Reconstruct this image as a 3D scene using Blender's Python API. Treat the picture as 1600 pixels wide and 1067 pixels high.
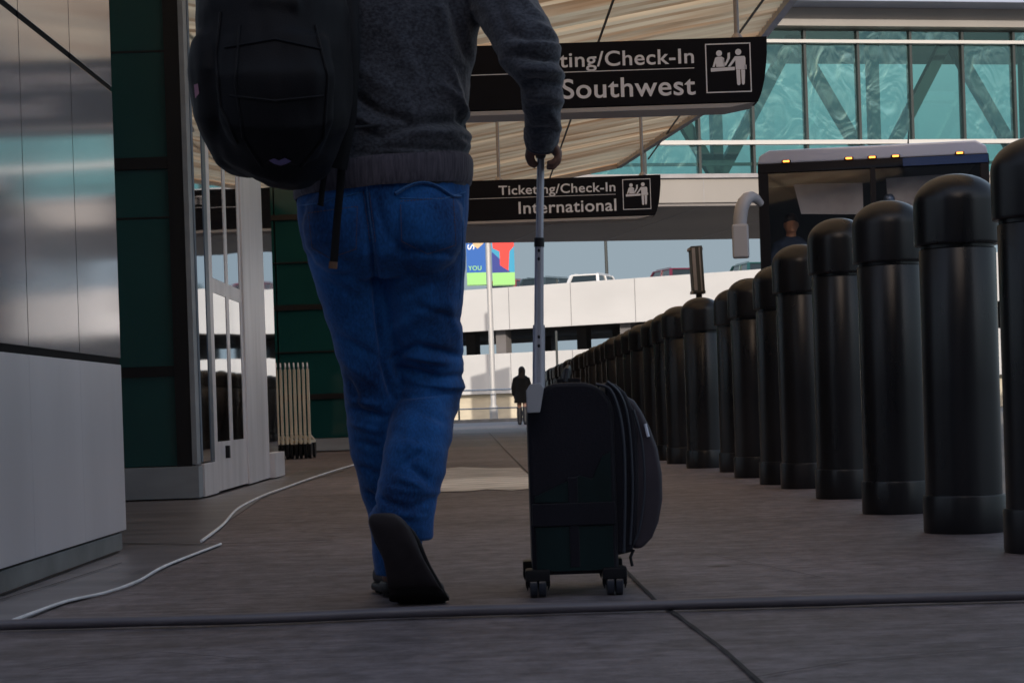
import bpy, bmesh, math, random
from mathutils import Vector, Matrix, noise
from mathutils.bvhtree import BVHTree
random.seed(7)
R = math.radians
S = bpy.context.scene
for o in list(bpy.data.objects): bpy.data.objects.remove(o)
C = S.collection

# ------------------------------------------------------------------ camera
F = 3111.0; HC = .48; ROLL = R(1.9); CY = 637.6
cam = bpy.data.cameras.new('camera'); co = bpy.data.objects.new('camera', cam); C.objects.link(co)
cam.sensor_width = 36; cam.lens = 36 * F / 1600; cam.shift_y = (CY - 533.5) / 1600
cam.clip_start = .05; cam.clip_end = 3000
co.matrix_world = Matrix.Translation((0, 0, HC)) @ Matrix.Rotation(R(90), 4, 'X') @ Matrix.Rotation(-ROLL, 4, 'Z')
cam.dof.use_dof = True; cam.dof.focus_distance = 9.0; cam.dof.aperture_fstop = 20.0
S.camera = co
# ------------------------------------------------------------------ world + sun
SUN_EL = R(20); SUN_AZ = Vector((.02, -1)).normalized()     # horizontal direction towards the sun
w = bpy.data.worlds.new('World'); S.world = w; w.use_nodes = True
nt = w.node_tree; bg = nt.nodes['Background']
sky = nt.nodes.new('ShaderNodeTexSky'); sky.sky_type = 'NISHITA'; sky.sun_disc = False
sky.sun_elevation = SUN_EL; sky.sun_rotation = math.atan2(SUN_AZ.x, SUN_AZ.y)
sky.air_density = 1.0; sky.dust_density = 1.0; sky.ozone_density = 1.0
# low grey-blue haze bank round the horizon, thin warm-white high cloud above it
wtc = nt.nodes.new('ShaderNodeTexCoord'); wsep = nt.nodes.new('ShaderNodeSeparateXYZ'); nt.links.new(wtc.outputs['Generated'], wsep.inputs[0])
wmr = nt.nodes.new('ShaderNodeMapRange'); wmr.interpolation_type = 'SMOOTHSTEP'; wmr.inputs['From Min'].default_value = .10; wmr.inputs['From Max'].default_value = .42
nt.links.new(wsep.outputs['Z'], wmr.inputs['Value'])
wmul = nt.nodes.new('ShaderNodeMix'); wmul.data_type = 'RGBA'; wmul.blend_type = 'MULTIPLY'; wmul.inputs[0].default_value = 1; wmul.inputs[7].default_value = (1.45, 1.2, 1.0, 1)
nt.links.new(sky.outputs[0], wmul.inputs[6])
wmix = nt.nodes.new('ShaderNodeMix'); wmix.data_type = 'RGBA'; wmix.inputs[6].default_value = (1.3, 1.62, 1.85, 1)
nt.links.new(wmr.outputs[0], wmix.inputs[0]); nt.links.new(wmul.outputs[2], wmix.inputs[7])
nt.links.new(wmix.outputs[2], bg.inputs[0]); bg.inputs[1].default_value = .15
ld = bpy.data.lights.new('sun', 'SUN'); ld.energy = 2.0; ld.angle = R(.5); ld.color = (1, .92, .82)
lo = bpy.data.objects.new('sun', ld); C.objects.link(lo)
tosun = Vector((SUN_AZ.x * math.cos(SUN_EL), SUN_AZ.y * math.cos(SUN_EL), math.sin(SUN_EL)))
lo.rotation_euler = tosun.to_track_quat('Z', 'Y').to_euler(); lo.location = (5, -5, 30)
S.view_settings.view_transform = 'Standard'; S.view_settings.look = 'None'
S.view_settings.exposure = 0.65; S.view_settings.gamma = 1
S.render.engine = 'CYCLES'
S.cycles.max_bounces = 8; S.cycles.use_denoising = True

# ------------------------------------------------------------------ helpers
def W(px, py, Y):
    """Where the line of sight through a photo pixel meets depth Y (metres)."""
    u = (px - 800) / F; v = -(py - CY) / F
    c, s = math.cos(ROLL), math.sin(ROLL)
    return Vector(((u * c + v * s) * Y, Y, HC + (-u * s + v * c) * Y))
def G(px, py, z=0):
    u = (px - 800) / F; v = -(py - CY) / F
    zz = -u * math.sin(ROLL) + v * math.cos(ROLL)
    return W(px, py, (HC - z) / -zz)

def new_mat(name):
    m = bpy.data.materials.new(name); m.use_nodes = True
    return m, m.node_tree, m.node_tree.nodes['Principled BSDF']
def mat(name, col, rough=.6, metal=0, spec=.5, var=0, scale=(4, 4, 4), bump=0, bscale=None, emis=None, coat=0, detail=4, dist=.01, sheen=0, rvar=0):
    m, t, b = new_mat(name)
    b.inputs['Base Color'].default_value = (*col, 1); b.inputs['Roughness'].default_value = rough
    b.inputs['Metallic'].default_value = metal; b.inputs['Specular IOR Level'].default_value = spec
    if coat: b.inputs['Coat Weight'].default_value = coat; b.inputs['Coat Roughness'].default_value = .1
    if sheen: b.inputs['Sheen Weight'].default_value = sheen; b.inputs['Sheen Roughness'].default_value = .4
    tc = t.nodes.new('ShaderNodeTexCoord')
    def nz(sc, det=detail):
        mp = t.nodes.new('ShaderNodeMapping'); mp.inputs['Scale'].default_value = sc
        n = t.nodes.new('ShaderNodeTexNoise'); n.inputs['Scale'].default_value = 1; n.inputs['Detail'].default_value = det
        t.links.new(tc.outputs['Object'], mp.inputs[0]); t.links.new(mp.outputs[0], n.inputs['Vector']); return n
    if var:
        n = nz(scale); r = t.nodes.new('ShaderNodeValToRGB')
        r.color_ramp.elements[0].position = .3; r.color_ramp.elements[1].position = .7
        r.color_ramp.elements[0].color = (*[c * (1 - var) for c in col], 1)
        r.color_ramp.elements[1].color = (*[min(1, c * (1 + var)) for c in col], 1)
        t.links.new(n.outputs['Fac'], r.inputs[0]); t.links.new(r.outputs[0], b.inputs['Base Color'])
        if rvar:
            mr = t.nodes.new('ShaderNodeMapRange'); mr.inputs['To Min'].default_value = max(.02, rough - rvar); mr.inputs['To Max'].default_value = rough + rvar
            mr.inputs['From Min'].default_value = .3; mr.inputs['From Max'].default_value = .7
            t.links.new(n.outputs['Fac'], mr.inputs[0]); t.links.new(mr.outputs[0], b.inputs['Roughness'])
    if bump:
        n = nz(bscale or scale); bp = t.nodes.new('ShaderNodeBump'); bp.inputs['Strength'].default_value = bump; bp.inputs['Distance'].default_value = dist
        t.links.new(n.outputs['Fac'], bp.inputs['Height']); t.links.new(bp.outputs[0], b.inputs['Normal'])
    if emis: b.inputs['Emission Color'].default_value = (*emis[0], 1); b.inputs['Emission Strength'].default_value = emis[1]
    return m
def glass_mat(name, tint, gloss, rough=.02, bump=0, bscale=(1, 1, 1), dist=.05, glosscol=(1, 1, 1)):
    m, t, b = new_mat(name); t.nodes.remove(b); out = t.nodes['Material Output']
    tr = t.nodes.new('ShaderNodeBsdfTransparent'); tr.inputs[0].default_value = (*tint, 1)
    gl = t.nodes.new('ShaderNodeBsdfGlossy'); gl.inputs['Roughness'].default_value = rough; gl.inputs[0].default_value = (*glosscol, 1)
    mx = t.nodes.new('ShaderNodeMixShader'); mx.inputs[0].default_value = gloss
    t.links.new(tr.outputs[0], mx.inputs[1]); t.links.new(gl.outputs[0], mx.inputs[2]); t.links.new(mx.outputs[0], out.inputs[0])
    if bump:
        tc = t.nodes.new('ShaderNodeNewGeometry'); mp = t.nodes.new('ShaderNodeMapping'); mp.inputs['Scale'].default_value = bscale
        n = t.nodes.new('ShaderNodeTexNoise'); n.inputs['Scale'].default_value = 1; n.inputs['Detail'].default_value = 2.5; n.inputs['Distortion'].default_value = 1.2
        bp = t.nodes.new('ShaderNodeBump'); bp.inputs['Strength'].default_value = bump; bp.inputs['Distance'].default_value = dist
        t.links.new(tc.outputs['Position'], mp.inputs[0]); t.links.new(mp.outputs[0], n.inputs['Vector'])
        t.links.new(n.outputs['Fac'], bp.inputs['Height']); t.links.new(bp.outputs[0], gl.inputs['Normal'])
    return m

class MB:
    def __init__(s): s.v = []; s.f = []
    def add(s, v, f):
        k = len(s.v); s.v += [Vector(p) for p in v]; s.f += [tuple(i + k for i in q) for q in f]; return s
    def box(s, x0, x1, y0, y1, z0, z1, M=None):
        v = [Vector(p) for p in ((x0,y0,z0),(x1,y0,z0),(x1,y1,z0),(x0,y1,z0),(x0,y0,z1),(x1,y0,z1),(x1,y1,z1),(x0,y1,z1))]
        if M: v = [M @ p for p in v]
        return s.add(v, [(0,3,2,1),(4,5,6,7),(0,1,5,4),(1,2,6,5),(2,3,7,6),(3,0,4,7)])
    def prism(s, poly, d0, d1, axis='y', M=None):
        """poly of 2D points in the plane across axis, extruded from d0 to d1."""
        def P(a, b, d): return Vector({'y': (a, d, b), 'z': (a, b, d), 'x': (d, a, b)}[axis])
        n = len(poly); v = [P(a, b, d0) for a, b in poly] + [P(a, b, d1) for a, b in poly]
        if M: v = [M @ p for p in v]
        return s.add(v, [tuple(range(n))[::-1], tuple(range(n, 2 * n))] + [(i, (i + 1) % n, n + (i + 1) % n, n + i) for i in range(n)])
    def bar(s, a, b, w, h=None, up=(0, 0, 1)):
        a = Vector(a); b = Vector(b); d = b - a; L = d.length; d.normalize(); u = Vector(up)
        x = d.cross(u)
        if x.length < 1e-4: x = Vector((1, 0, 0))
        x.normalize(); z = x.cross(d); M = Matrix((x, d, z)).transposed().to_4x4(); M.translation = a
        h = h or w
        return s.box(-w / 2, w / 2, 0, L, -h / 2, h / 2, M)
    def tube(s, pts, rad, n=16, ry=None, side=None, cap=True):
        """loft of elliptical rings along pts; rad/ry radii across side direction and normal to it."""
        pts = [Vector(p) for p in pts]; m = len(pts)
        if not hasattr(rad, '__len__'): rad = [rad] * m
        if ry is None: ry = rad
        elif not hasattr(ry, '__len__'): ry = [ry] * m
        k = len(s.v); prev = None
        for i, p in enumerate(pts):
            d = (pts[min(i + 1, m - 1)] - pts[max(i - 1, 0)]).normalized()
            if side is not None: x = Vector(side) - d * d.dot(Vector(side))
            elif prev is None: x = d.cross(Vector((0, 0, 1))) if abs(d.z) < .9 else d.cross(Vector((0, 1, 0)))
            else: x = prev - d * d.dot(prev)
            x.normalize(); prev = x; y = d.cross(x)
            for j in range(n):
                a = 2 * math.pi * j / n
                s.v.append(p + x * rad[i] * math.cos(a) + y * ry[i] * math.sin(a))
        for i in range(m - 1):
            for j in range(n):
                a = k + i * n + j; b = k + i * n + (j + 1) % n
                s.f.append((a, b, b + n, a + n))
        if cap:
            s.f.append(tuple(k + j for j in range(n))[::-1]); s.f.append(tuple(k + (m - 1) * n + j for j in range(n)))
        return s
    def lathe(s, prof, n=32, c=(0, 0, 0)):
        k = len(s.v)
        for r, z in prof:
            for j in range(n):
                a = 2 * math.pi * j / n; s.v.append(Vector((c[0] + r * math.cos(a), c[1] + r * math.sin(a), c[2] + z)))
        for i in range(len(prof) - 1):
            for j in range(n):
                a = k + i * n + j; b = k + i * n + (j + 1) % n; s.f.append((a, b, b + n, a + n))
        s.f.append(tuple(k + j for j in range(n))[::-1]); s.f.append(tuple(k + (len(prof) - 1) * n + j for j in range(n)))
        return s
    def ball(s, c, r, n=16, M=None):
        c = Vector(c); r = Vector(r) if hasattr(r, '__len__') else Vector((r, r, r)); k = len(s.v); m = n // 2
        for i in range(1, m):
            t = math.pi * i / m
            for j in range(n):
                a = 2 * math.pi * j / n; p = Vector((math.sin(t) * math.cos(a) * r.x, math.sin(t) * math.sin(a) * r.y, -math.cos(t) * r.z))
                s.v.append(c + (M @ p if M else p))
        for i in range(m - 2):
            for j in range(n):
                a = k + i * n + j; b = k + i * n + (j + 1) % n; s.f.append((a, b, b + n, a + n))
        bt = Vector((0, 0, -r.z)); tp = Vector((0, 0, r.z))
        s.v += [c + (M @ bt if M else bt), c + (M @ tp if M else tp)]; e = len(s.v)
        for j in range(n):
            s.f.append((e - 2, k + (j + 1) % n, k + j)); s.f.append((e - 1, k + (m - 2) * n + j, k + (m - 2) * n + (j + 1) % n))
        return s
    def build(s, name, m=None, parent=None, smooth=False, bevel=0, loc=None, seg=2):
        me = bpy.data.meshes.new(name); off = Vector(loc) if loc is not None else Vector()
        if parent is not None and loc is None: off = parent.get('_w') and Vector(parent['_w']) or Vector()
        me.from_pydata([tuple(p - off) for p in s.v], [], s.f); me.validate(); me.update()
        bm = bmesh.new(); bm.from_mesh(me); bmesh.ops.recalc_face_normals(bm, faces=bm.faces)
        if bevel:
            bmesh.ops.remove_doubles(bm, verts=bm.verts, dist=1e-5)
            es = [e for e in bm.edges if len(e.link_faces) == 2 and e.calc_face_angle(0) > R(35)]
            bmesh.ops.bevel(bm, geom=es, offset=bevel, segments=seg, affect='EDGES', profile=.6, clamp_overlap=True)
        if smooth:
            for f in bm.faces: f.smooth = True
        bm.to_mesh(me); bm.free()
        if smooth and smooth != 'full': me.set_sharp_from_angle(angle=R(38))
        if m: me.materials.append(m)
        o = bpy.data.objects.new(name, me); C.objects.link(o)
        if bevel and smooth:
            wn = o.modifiers.new('weighted_normal', 'WEIGHTED_NORMAL'); wn.keep_sharp = True; wn.weight = 100
        if parent is not None:
            o.parent = parent
            if parent.type == 'MESH' or parent.get('_w') is None: pass
        o.location = off - (Vector(parent['_w']) if parent is not None and parent.get('_w') else Vector())
        if parent is not None: o['_w'] = tuple(off)
        else: o['_w'] = tuple(off)
        return o
def tag(o, label, cat=None, group=None, kind=None):
    if label: o['label'] = label
    if cat: o['category'] = cat
    if group: o['group'] = group
    if kind: o['kind'] = kind
    return o
def thing(name, label, cat, loc=(0, 0, 0), group=None, rz=0):
    o = bpy.data.objects.new(name, None); C.objects.link(o); o.location = loc; o.rotation_euler.z = rz
    o.empty_display_size = .1
    if rz == 0: o['_w'] = tuple(loc)
    return tag(o, label, cat, group)
def copy_tree(o, parent=None):
    c = o.copy(); C.objects.link(c)
    if parent is not None: c.parent = parent
    for ch in list(o.children): copy_tree(ch, c)
    return c
def voxel(mb, size, smooth=3, name='tmp'):
    """fuse closed pieces into one continuous surface, return bmesh-ready mesh data"""
    me = bpy.data.meshes.new(name); me.from_pydata([tuple(p) for p in mb.v], [], mb.f); me.update()
    bm = bmesh.new(); bm.from_mesh(me); bmesh.ops.recalc_face_normals(bm, faces=bm.faces); bm.to_mesh(me); bm.free()
    o = bpy.data.objects.new(name, me); C.objects.link(o)
    md = o.modifiers.new('r', 'REMESH'); md.mode = 'VOXEL'; md.voxel_size = size; md.use_smooth_shade = True
    if smooth: sm = o.modifiers.new('s', 'SMOOTH'); sm.iterations = smooth; sm.factor = .5
    dg = bpy.context.evaluated_depsgraph_get(); ev = o.evaluated_get(dg)
    res = bpy.data.meshes.new_from_object(ev); bpy.data.objects.remove(o); bpy.data.meshes.remove(me)
    return res
def finish(me, name, m, parent, fn=None):
    """displace each vertex by fn(co, normal) along its normal and link as part of parent"""
    if fn:
        nrm = [v.normal.copy() for v in me.vertices]
        ds = [fn(v.co, n) for v, n in zip(me.vertices, nrm)]
        for v, n, d in zip(me.vertices, nrm, ds): v.co += n * d
    off = Vector(parent['_w']) if parent is not None else Vector()
    for v in me.vertices: v.co -= off
    me.name = name; me.materials.clear(); me.materials.append(m)
    for p in me.polygons: p.use_smooth = True; p.material_index = 0
    o = bpy.data.objects.new(name, me); C.objects.link(o); o.parent = parent; o['_w'] = tuple(off)
    return o
def seg_fold(p, a, b, w_):
    """falloff of point p (x,z) around segment a-b"""
    ax, az = a; bx, bz = b; dx, dz = bx - ax, bz - az; L = dx * dx + dz * dz
    t = max(0, min(1, ((p[0] - ax) * dx + (p[1] - az) * dz) / L))
    d2 = (p[0] - ax - t * dx) ** 2 + (p[1] - az - t * dz) ** 2
    return math.exp(-d2 / (w_ * w_)) * (1 - .75 * abs(2 * t - 1) ** 3)
def text_mesh(txt, width, cap, name, m, parent, loc, rot=(R(90), 0, 0), align='RIGHT', depth=.002, bold=.012):
    cu = bpy.data.curves.new(name, 'FONT'); cu.body = txt; cu.size = 1; cu.offset = bold; cu.extrude = .002; cu.space_character = 1.05
    t = bpy.data.objects.new(name, cu); C.objects.link(t)
    dg = bpy.context.evaluated_depsgraph_get(); dg.update()
    me = bpy.data.meshes.new_from_object(t.evaluated_get(dg)); bpy.data.objects.remove(t); bpy.data.curves.remove(cu)
    xs = [v.co.x for v in me.vertices]; x0, x1 = min(xs), max(xs)
    sx = width / (x1 - x0); sy = cap / .73
    for v in me.vertices:
        v.co.x = (v.co.x - (x1 if align == 'RIGHT' else x0)) * sx; v.co.y *= sy; v.co.z *= depth / .002
    me.materials.clear(); me.materials.append(m); me.name = name
    o = bpy.data.objects.new(name, me); C.objects.link(o); o.parent = parent; o.location = loc; o.rotation_euler = rot
    return o

# ------------------------------------------------------------------ materials
def ground_mat():
    m, t, b = new_mat('walkway_concrete'); N = t.nodes; L = t.links
    tc = N.new('ShaderNodeTexCoord')
    def nz(sc, det, rough=.6):
        mp = N.new('ShaderNodeMapping'); mp.inputs['Scale'].default_value = sc
        n = N.new('ShaderNodeTexNoise'); n.inputs['Scale'].default_value = 1; n.inputs['Detail'].default_value = det; n.inputs['Roughness'].default_value = rough
        L.new(tc.outputs['Object'], mp.inputs[0]); L.new(mp.outputs[0], n.inputs['Vector']); return n
    a = nz((.5, .5, 1), 6); st = nz((1.2, 26, 1), 5, .7); fi = nz((90, 90, 1), 3); sp = nz((7, 7, 1), 5)
    r = N.new('ShaderNodeValToRGB'); e = r.color_ramp.elements
    e[0].position = .36; e[0].color = (.083, .069, .074, 1); e[1].position = .66; e[1].color = (.27, .23, .245, 1)
    mixv = N.new('ShaderNodeMath'); mixv.operation = 'ADD'
    m1 = N.new('ShaderNodeMath'); m1.operation = 'MULTIPLY'; m1.inputs[1].default_value = .45; L.new(a.outputs['Fac'], m1.inputs[0])
    m2 = N.new('ShaderNodeMath'); m2.operation = 'MULTIPLY'; m2.inputs[1].default_value = .3; L.new(st.outputs['Fac'], m2.inputs[0])
    L.new(m1.outputs[0], mixv.inputs[0]); L.new(m2.outputs[0], mixv.inputs[1])
    m3 = N.new('ShaderNodeMath'); m3.operation = 'MULTIPLY_ADD'; m3.inputs[1].default_value = .25; L.new(sp.outputs['Fac'], m3.inputs[0]); L.new(mixv.outputs[0], m3.inputs[2])
    L.new(m3.outputs[0], r.inputs[0])
    def spots(scale, size, col, prev):
        vo = N.new('ShaderNodeTexVoronoi'); vo.inputs['Scale'].default_value = scale; L.new(tc.outputs['Object'], vo.inputs['Vector'])
        wn = N.new('ShaderNodeMath'); wn.operation = 'MULTIPLY_ADD'; wn.inputs[1].default_value = .25; wn.inputs[2].default_value = -.1
        L.new(sp.outputs['Fac'], wn.inputs[0]); sb = N.new('ShaderNodeMath'); sb.operation = 'ADD'; L.new(vo.outputs['Distance'], sb.inputs[0]); L.new(wn.outputs[0], sb.inputs[1])
        mr = N.new('ShaderNodeMapRange'); mr.inputs['From Min'].default_value = size; mr.inputs['From Max'].default_value = size * .5; L.new(sb.outputs[0], mr.inputs['Value'])
        mx = N.new('ShaderNodeMix'); mx.data_type = 'RGBA'; mx.inputs[7].default_value = (*col, 1); L.new(mr.outputs[0], mx.inputs[0]); L.new(prev, mx.inputs[6]); return mx.outputs[2]
    c1 = spots(1.9, .075, (.05, .042, .042), r.outputs[0]); c2 = spots(3.3, .05, (.36, .32, .3), c1)
    sg = nz((.9, 3.2, 1), 7, .7); sr = N.new('ShaderNodeMapRange'); sr.inputs['From Min'].default_value = .5; sr.inputs['From Max'].default_value = .68
    sr.inputs['To Min'].default_value = 0; sr.inputs['To Max'].default_value = .55; L.new(sg.outputs['Fac'], sr.inputs['Value'])
    mx = N.new('ShaderNodeMix'); mx.data_type = 'RGBA'; mx.inputs[7].default_value = (.085, .066, .064, 1); L.new(sr.outputs[0], mx.inputs[0]); L.new(c2, mx.inputs[6])
    gn = nz((11, 11, 1), 9, .78); gr = N.new('ShaderNodeMapRange'); gr.inputs['From Min'].default_value = .36; gr.inputs['From Max'].default_value = .64
    gr.inputs['To Min'].default_value = .55; gr.inputs['To Max'].default_value = 1.35; L.new(gn.outputs['Fac'], gr.inputs['Value'])
    vm = N.new('ShaderNodeVectorMath'); vm.operation = 'SCALE'; L.new(mx.outputs[2], vm.inputs[0]); L.new(gr.outputs[0], vm.inputs['Scale'])
    L.new(vm.outputs[0], b.inputs['Base Color'])
    b.inputs['Roughness'].default_value = .55; b.inputs['Specular IOR Level'].default_value = .4
    bp = N.new('ShaderNodeBump'); bp.inputs['Strength'].default_value = .9; bp.inputs['Distance'].default_value = .006
    ad = N.new('ShaderNodeMath'); ad.operation = 'ADD'; L.new(st.outputs['Fac'], ad.inputs[0]); L.new(gn.outputs['Fac'], ad.inputs[1])
    L.new(ad.outputs[0], bp.inputs['Height']); L.new(bp.outputs[0], b.inputs['Normal'])
    return m
M = {}
M['ground'] = ground_mat()
M['smooth_conc'] = mat('smooth_paving', (.15, .138, .15), .38, var=.3, scale=(1.5, 5, 1), bump=.3, bscale=(20, 20, 20), dist=.003, spec=.4)
M['sunpatch'] = mat('painted_sunlit_concrete', (.4, .365, .34), .4, var=.7, scale=(2.5, 9, 1), bump=.4, bscale=(4, 30, 10), dist=.004, detail=6)  # paler colour stands in for sunlight on the walkway
M['asphalt'] = mat('road_asphalt', (.2, .185, .17), .7, var=.2, scale=(1, 1, 1), bump=.5, bscale=(60, 60, 60), dist=.004)
M['kerb'] = mat('kerb_stone', (.2, .195, .19), .7, var=.25, scale=(3, 3, 3), bump=.4, bscale=(30, 30, 30), dist=.004)
M['joint'] = mat('joint_filler', (.018, .015, .016), .8)
M['cable'] = mat('black_rubber', (.12, .108, .125), .4, var=.2, scale=(3, 60, 60), bump=.2, bscale=(20, 60, 60), dist=.002, spec=.7)
M['whitecable'] = mat('white_cable', (.78, .78, .8), .5, var=.15, scale=(8, 8, 8))
M['bollard'] = mat('bollard_plastic', (.010, .0097, .012), .32, spec=.42, var=.4, scale=(6, 6, 1.5), bump=.15, bscale=(3, 3, 1.2), dist=.006, rvar=.08)
M['metal_up'] = mat('polished_cladding', (.86, .85, .9), .085, metal=.72, bump=.12, bscale=(.5, 1.0, 1.4), dist=.004, detail=1.0)
M['metal_low'] = mat('brushed_cladding', (.78, .75, .8), .36, metal=.5, var=.07, scale=(2, 2, .5), bump=.1, bscale=(1, 3, .6), dist=.01)
M['alu'] = mat('anodised_aluminium', (.82, .8, .84), .36, metal=.4, var=.12, scale=(5, 5, .8))
M['alu_blue'] = mat('blue_grey_mullion', (.13, .17, .23), .35, metal=.6)
M['plinth'] = mat('plinth_metal', (.3, .33, .37), .5, metal=.3, var=.15, scale=(2, 2, 6))
M['green'] = mat('dark_green_glass', (.011, .068, .07), .06, spec=.6, var=.3, scale=(.4, .4, .3), bump=.04, bscale=(.6, .6, .6), dist=.03)
M['blackframe'] = mat('black_frame', (.008, .008, .01), .35)
M['mirror'] = mat('reflective_glass', (.62, .68, .74), .03, metal=1, bump=.15, bscale=(.6, .9, 1.6), dist=.012, detail=1)
M['soffit'] = mat('beige_soffit', (.98, .76, .54), .24, metal=.75, var=.14, scale=(.5, 6, .5), bump=.1, bscale=(.8, 8, 1), dist=.01)
def sheet_mat():
    m, t, b = new_mat('beige_translucent_sheet'); N = t.nodes; L = t.links
    tc = N.new('ShaderNodeTexCoord'); mp = N.new('ShaderNodeMapping'); mp.inputs['Scale'].default_value = (.35, 3.5, .35)
    n = N.new('ShaderNodeTexNoise'); n.inputs['Scale'].default_value = 1; n.inputs['Detail'].default_value = 5
    L.new(tc.outputs['Object'], mp.inputs[0]); L.new(mp.outputs[0], n.inputs['Vector'])
    r = N.new('ShaderNodeValToRGB'); e = r.color_ramp.elements
    e[0].position = .34; e[0].color = (.62, .31, .14, 1); e[1].position = .58; e[1].color = (1, .74, .45, 1); L.new(n.outputs['Fac'], r.inputs[0])
    L.new(r.outputs[0], b.inputs['Base Color']); b.inputs['Roughness'].default_value = .35
    tr = N.new('ShaderNodeBsdfTranslucent'); L.new(r.outputs[0], tr.inputs[0])
    mx = N.new('ShaderNodeMixShader'); mx.inputs[0].default_value = .84
    L.new(b.outputs[0], mx.inputs[1]); L.new(tr.outputs[0], mx.inputs[2]); L.new(mx.outputs[0], N['Material Output'].inputs[0])
    return m
M['soffit'] = sheet_mat()
M['seamblack'] = mat('black_sealant', (.012, .011, .012), .8, spec=.1)
M['trim'] = mat('grey_trim', (.3, .29, .3), .5, metal=.3, var=.1)
M['sign'] = mat('sign_black', (.005, .006, .011), .55, spec=.12, var=.15, scale=(2, 2, 8))
M['mark'] = mat('sign_lettering', (.7, .74, .86), .5)
M['lip'] = mat('sign_underside', (.38, .38, .41), .45)
M['steel'] = mat('dark_steel', (.05, .056, .055), .65)
M['steel_grey'] = mat('truss_steel', (.035, .042, .042), .5, metal=.2)
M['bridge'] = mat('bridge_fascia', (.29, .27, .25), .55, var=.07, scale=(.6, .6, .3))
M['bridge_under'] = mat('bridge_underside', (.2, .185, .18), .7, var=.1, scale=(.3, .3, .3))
M['bwhite'] = mat('bridge_white_rail', (.55, .54, .52), .45)
M['bglass'] = glass_mat('teal_glass', (.72, .9, .87), .06, .01, bump=.15, bscale=(.7, .7, .5), dist=.02, glosscol=(.8, 1, 1))
M['bglass_wavy'] = glass_mat('wavy_teal_glass', (.68, .87, .84), .16, .01, bump=.55, bscale=(1.9, 1.9, 1.2), dist=.05, glosscol=(.7, 1, 1))
M['bglass2'] = glass_mat('teal_glass_rear', (.8, .95, .93), .05, .02)
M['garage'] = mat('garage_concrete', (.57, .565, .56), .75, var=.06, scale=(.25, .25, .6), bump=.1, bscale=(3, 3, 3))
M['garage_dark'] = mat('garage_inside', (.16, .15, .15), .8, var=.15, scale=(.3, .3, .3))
M['beigewall'] = mat('beige_block', (.62, .55, .42), .8, var=.1, scale=(1, 1, 3))
M['bus_white'] = mat('bus_roof_paint', (.33, .37, .5), .3, coat=.4, var=.05, scale=(1, 1, 1))
M['bus_dark'] = mat('bus_dark_paint', (.006, .007, .012), .4, spec=.15)
M['bus_blue'] = mat('bus_blue_paint', (.01, .035, .12), .22, coat=.6)
M['bus_glass'] = glass_mat('bus_windshield', (.88, .9, .95), .045, .03)
M['bus_in'] = mat('bus_interior', (.085, .078, .07), .8, var=.2, scale=(2, 2, 2))
M['bus_visor'] = mat('bus_visor_grey', (.5, .47, .44), .7, var=.15)
M['amber'] = mat('amber_marker', (.9, .3, .05), .4, emis=((1, .28, .04), 3.0))
M['mirror_shell'] = mat('mirror_shell', (.38, .4, .46), .35)
M['skin'] = mat('skin', (.2, .1, .07), .5, var=.15, scale=(30, 30, 30), bump=.2, bscale=(150, 150, 150), dist=.001)
M['skin_far'] = mat('skin_driver', (.45, .22, .12), .5)
M['hair'] = mat('dark_hair', (.025, .015, .01), .6, bump=.5, bscale=(100, 100, 8), dist=.004)
M['chrome'] = mat('handle_metal', (.42, .42, .48), .36, metal=.5, var=.15, scale=(40, 40, 5))
M['blackplastic'] = mat('black_plastic', (.011, .011, .014), .45, spec=.25)
M['wheelblue'] = mat('castor_rubber', (.03, .035, .05), .3)

def fabric_mat(name, c0, c1, scale, rough, thread, bump=.5, dist=.0012, blotch=.3, bl_scale=(9, 9, 6), sheen=.15, fade=None):
    m, t, b = new_mat(name); N = t.nodes; L = t.links; tc = N.new('ShaderNodeTexCoord')
    def nz(sc, det=3):
        mp = N.new('ShaderNodeMapping'); mp.inputs['Scale'].default_value = sc
        n = N.new('ShaderNodeTexNoise'); n.inputs['Scale'].default_value = 1; n.inputs['Detail'].default_value = det
        L.new(tc.outputs['Object'], mp.inputs[0]); L.new(mp.outputs[0], n.inputs['Vector']); return n
    f = nz(thread, 2); g = nz(bl_scale, 4)
    ad = N.new('ShaderNodeMix'); ad.data_type = 'FLOAT'; ad.inputs[0].default_value = blotch
    L.new(f.outputs['Fac'], ad.inputs[2]); L.new(g.outputs['Fac'], ad.inputs[3])
    r = N.new('ShaderNodeValToRGB'); e = r.color_ramp.elements
    e[0].position = .36; e[0].color = (*c0, 1); e[1].position = .66; e[1].color = (*c1, 1)
    L.new(ad.outputs[0], r.inputs[0]); L.new(r.outputs[0], b.inputs['Base Color'])
    b.inputs['Roughness'].default_value = rough; b.inputs['Specular IOR Level'].default_value = .2
    b.inputs['Sheen Weight'].default_value = sheen; b.inputs['Sheen Roughness'].default_value = .5
    bp = N.new('ShaderNodeBump'); bp.inputs['Strength'].default_value = bump; bp.inputs['Distance'].default_value = dist
    L.new(f.outputs['Fac'], bp.inputs['Height']); L.new(bp.outputs[0], b.inputs['Normal'])
    return m
M['denim'] = fabric_mat('blue_denim', (.002, .024, .1), (.014, .12, .39), 1, .8, (190, 190, 90), bump=.4, blotch=.7, bl_scale=(7, 7, 5))
M['denim_seam'] = fabric_mat('denim_seam', (.012, .07, .2), (.05, .16, .4), 1, .8, (300, 300, 300), blotch=.3)
M['stitch'] = mat('copper_stitching', (.12, .06, .035), .7)
M['sweater'] = fabric_mat('navy_heather_knit', (.024, .026, .036), (.075, .08, .1), 1, .9, (110, 110, 150), bump=.8, dist=.002, blotch=.25, sheen=.35)
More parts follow.
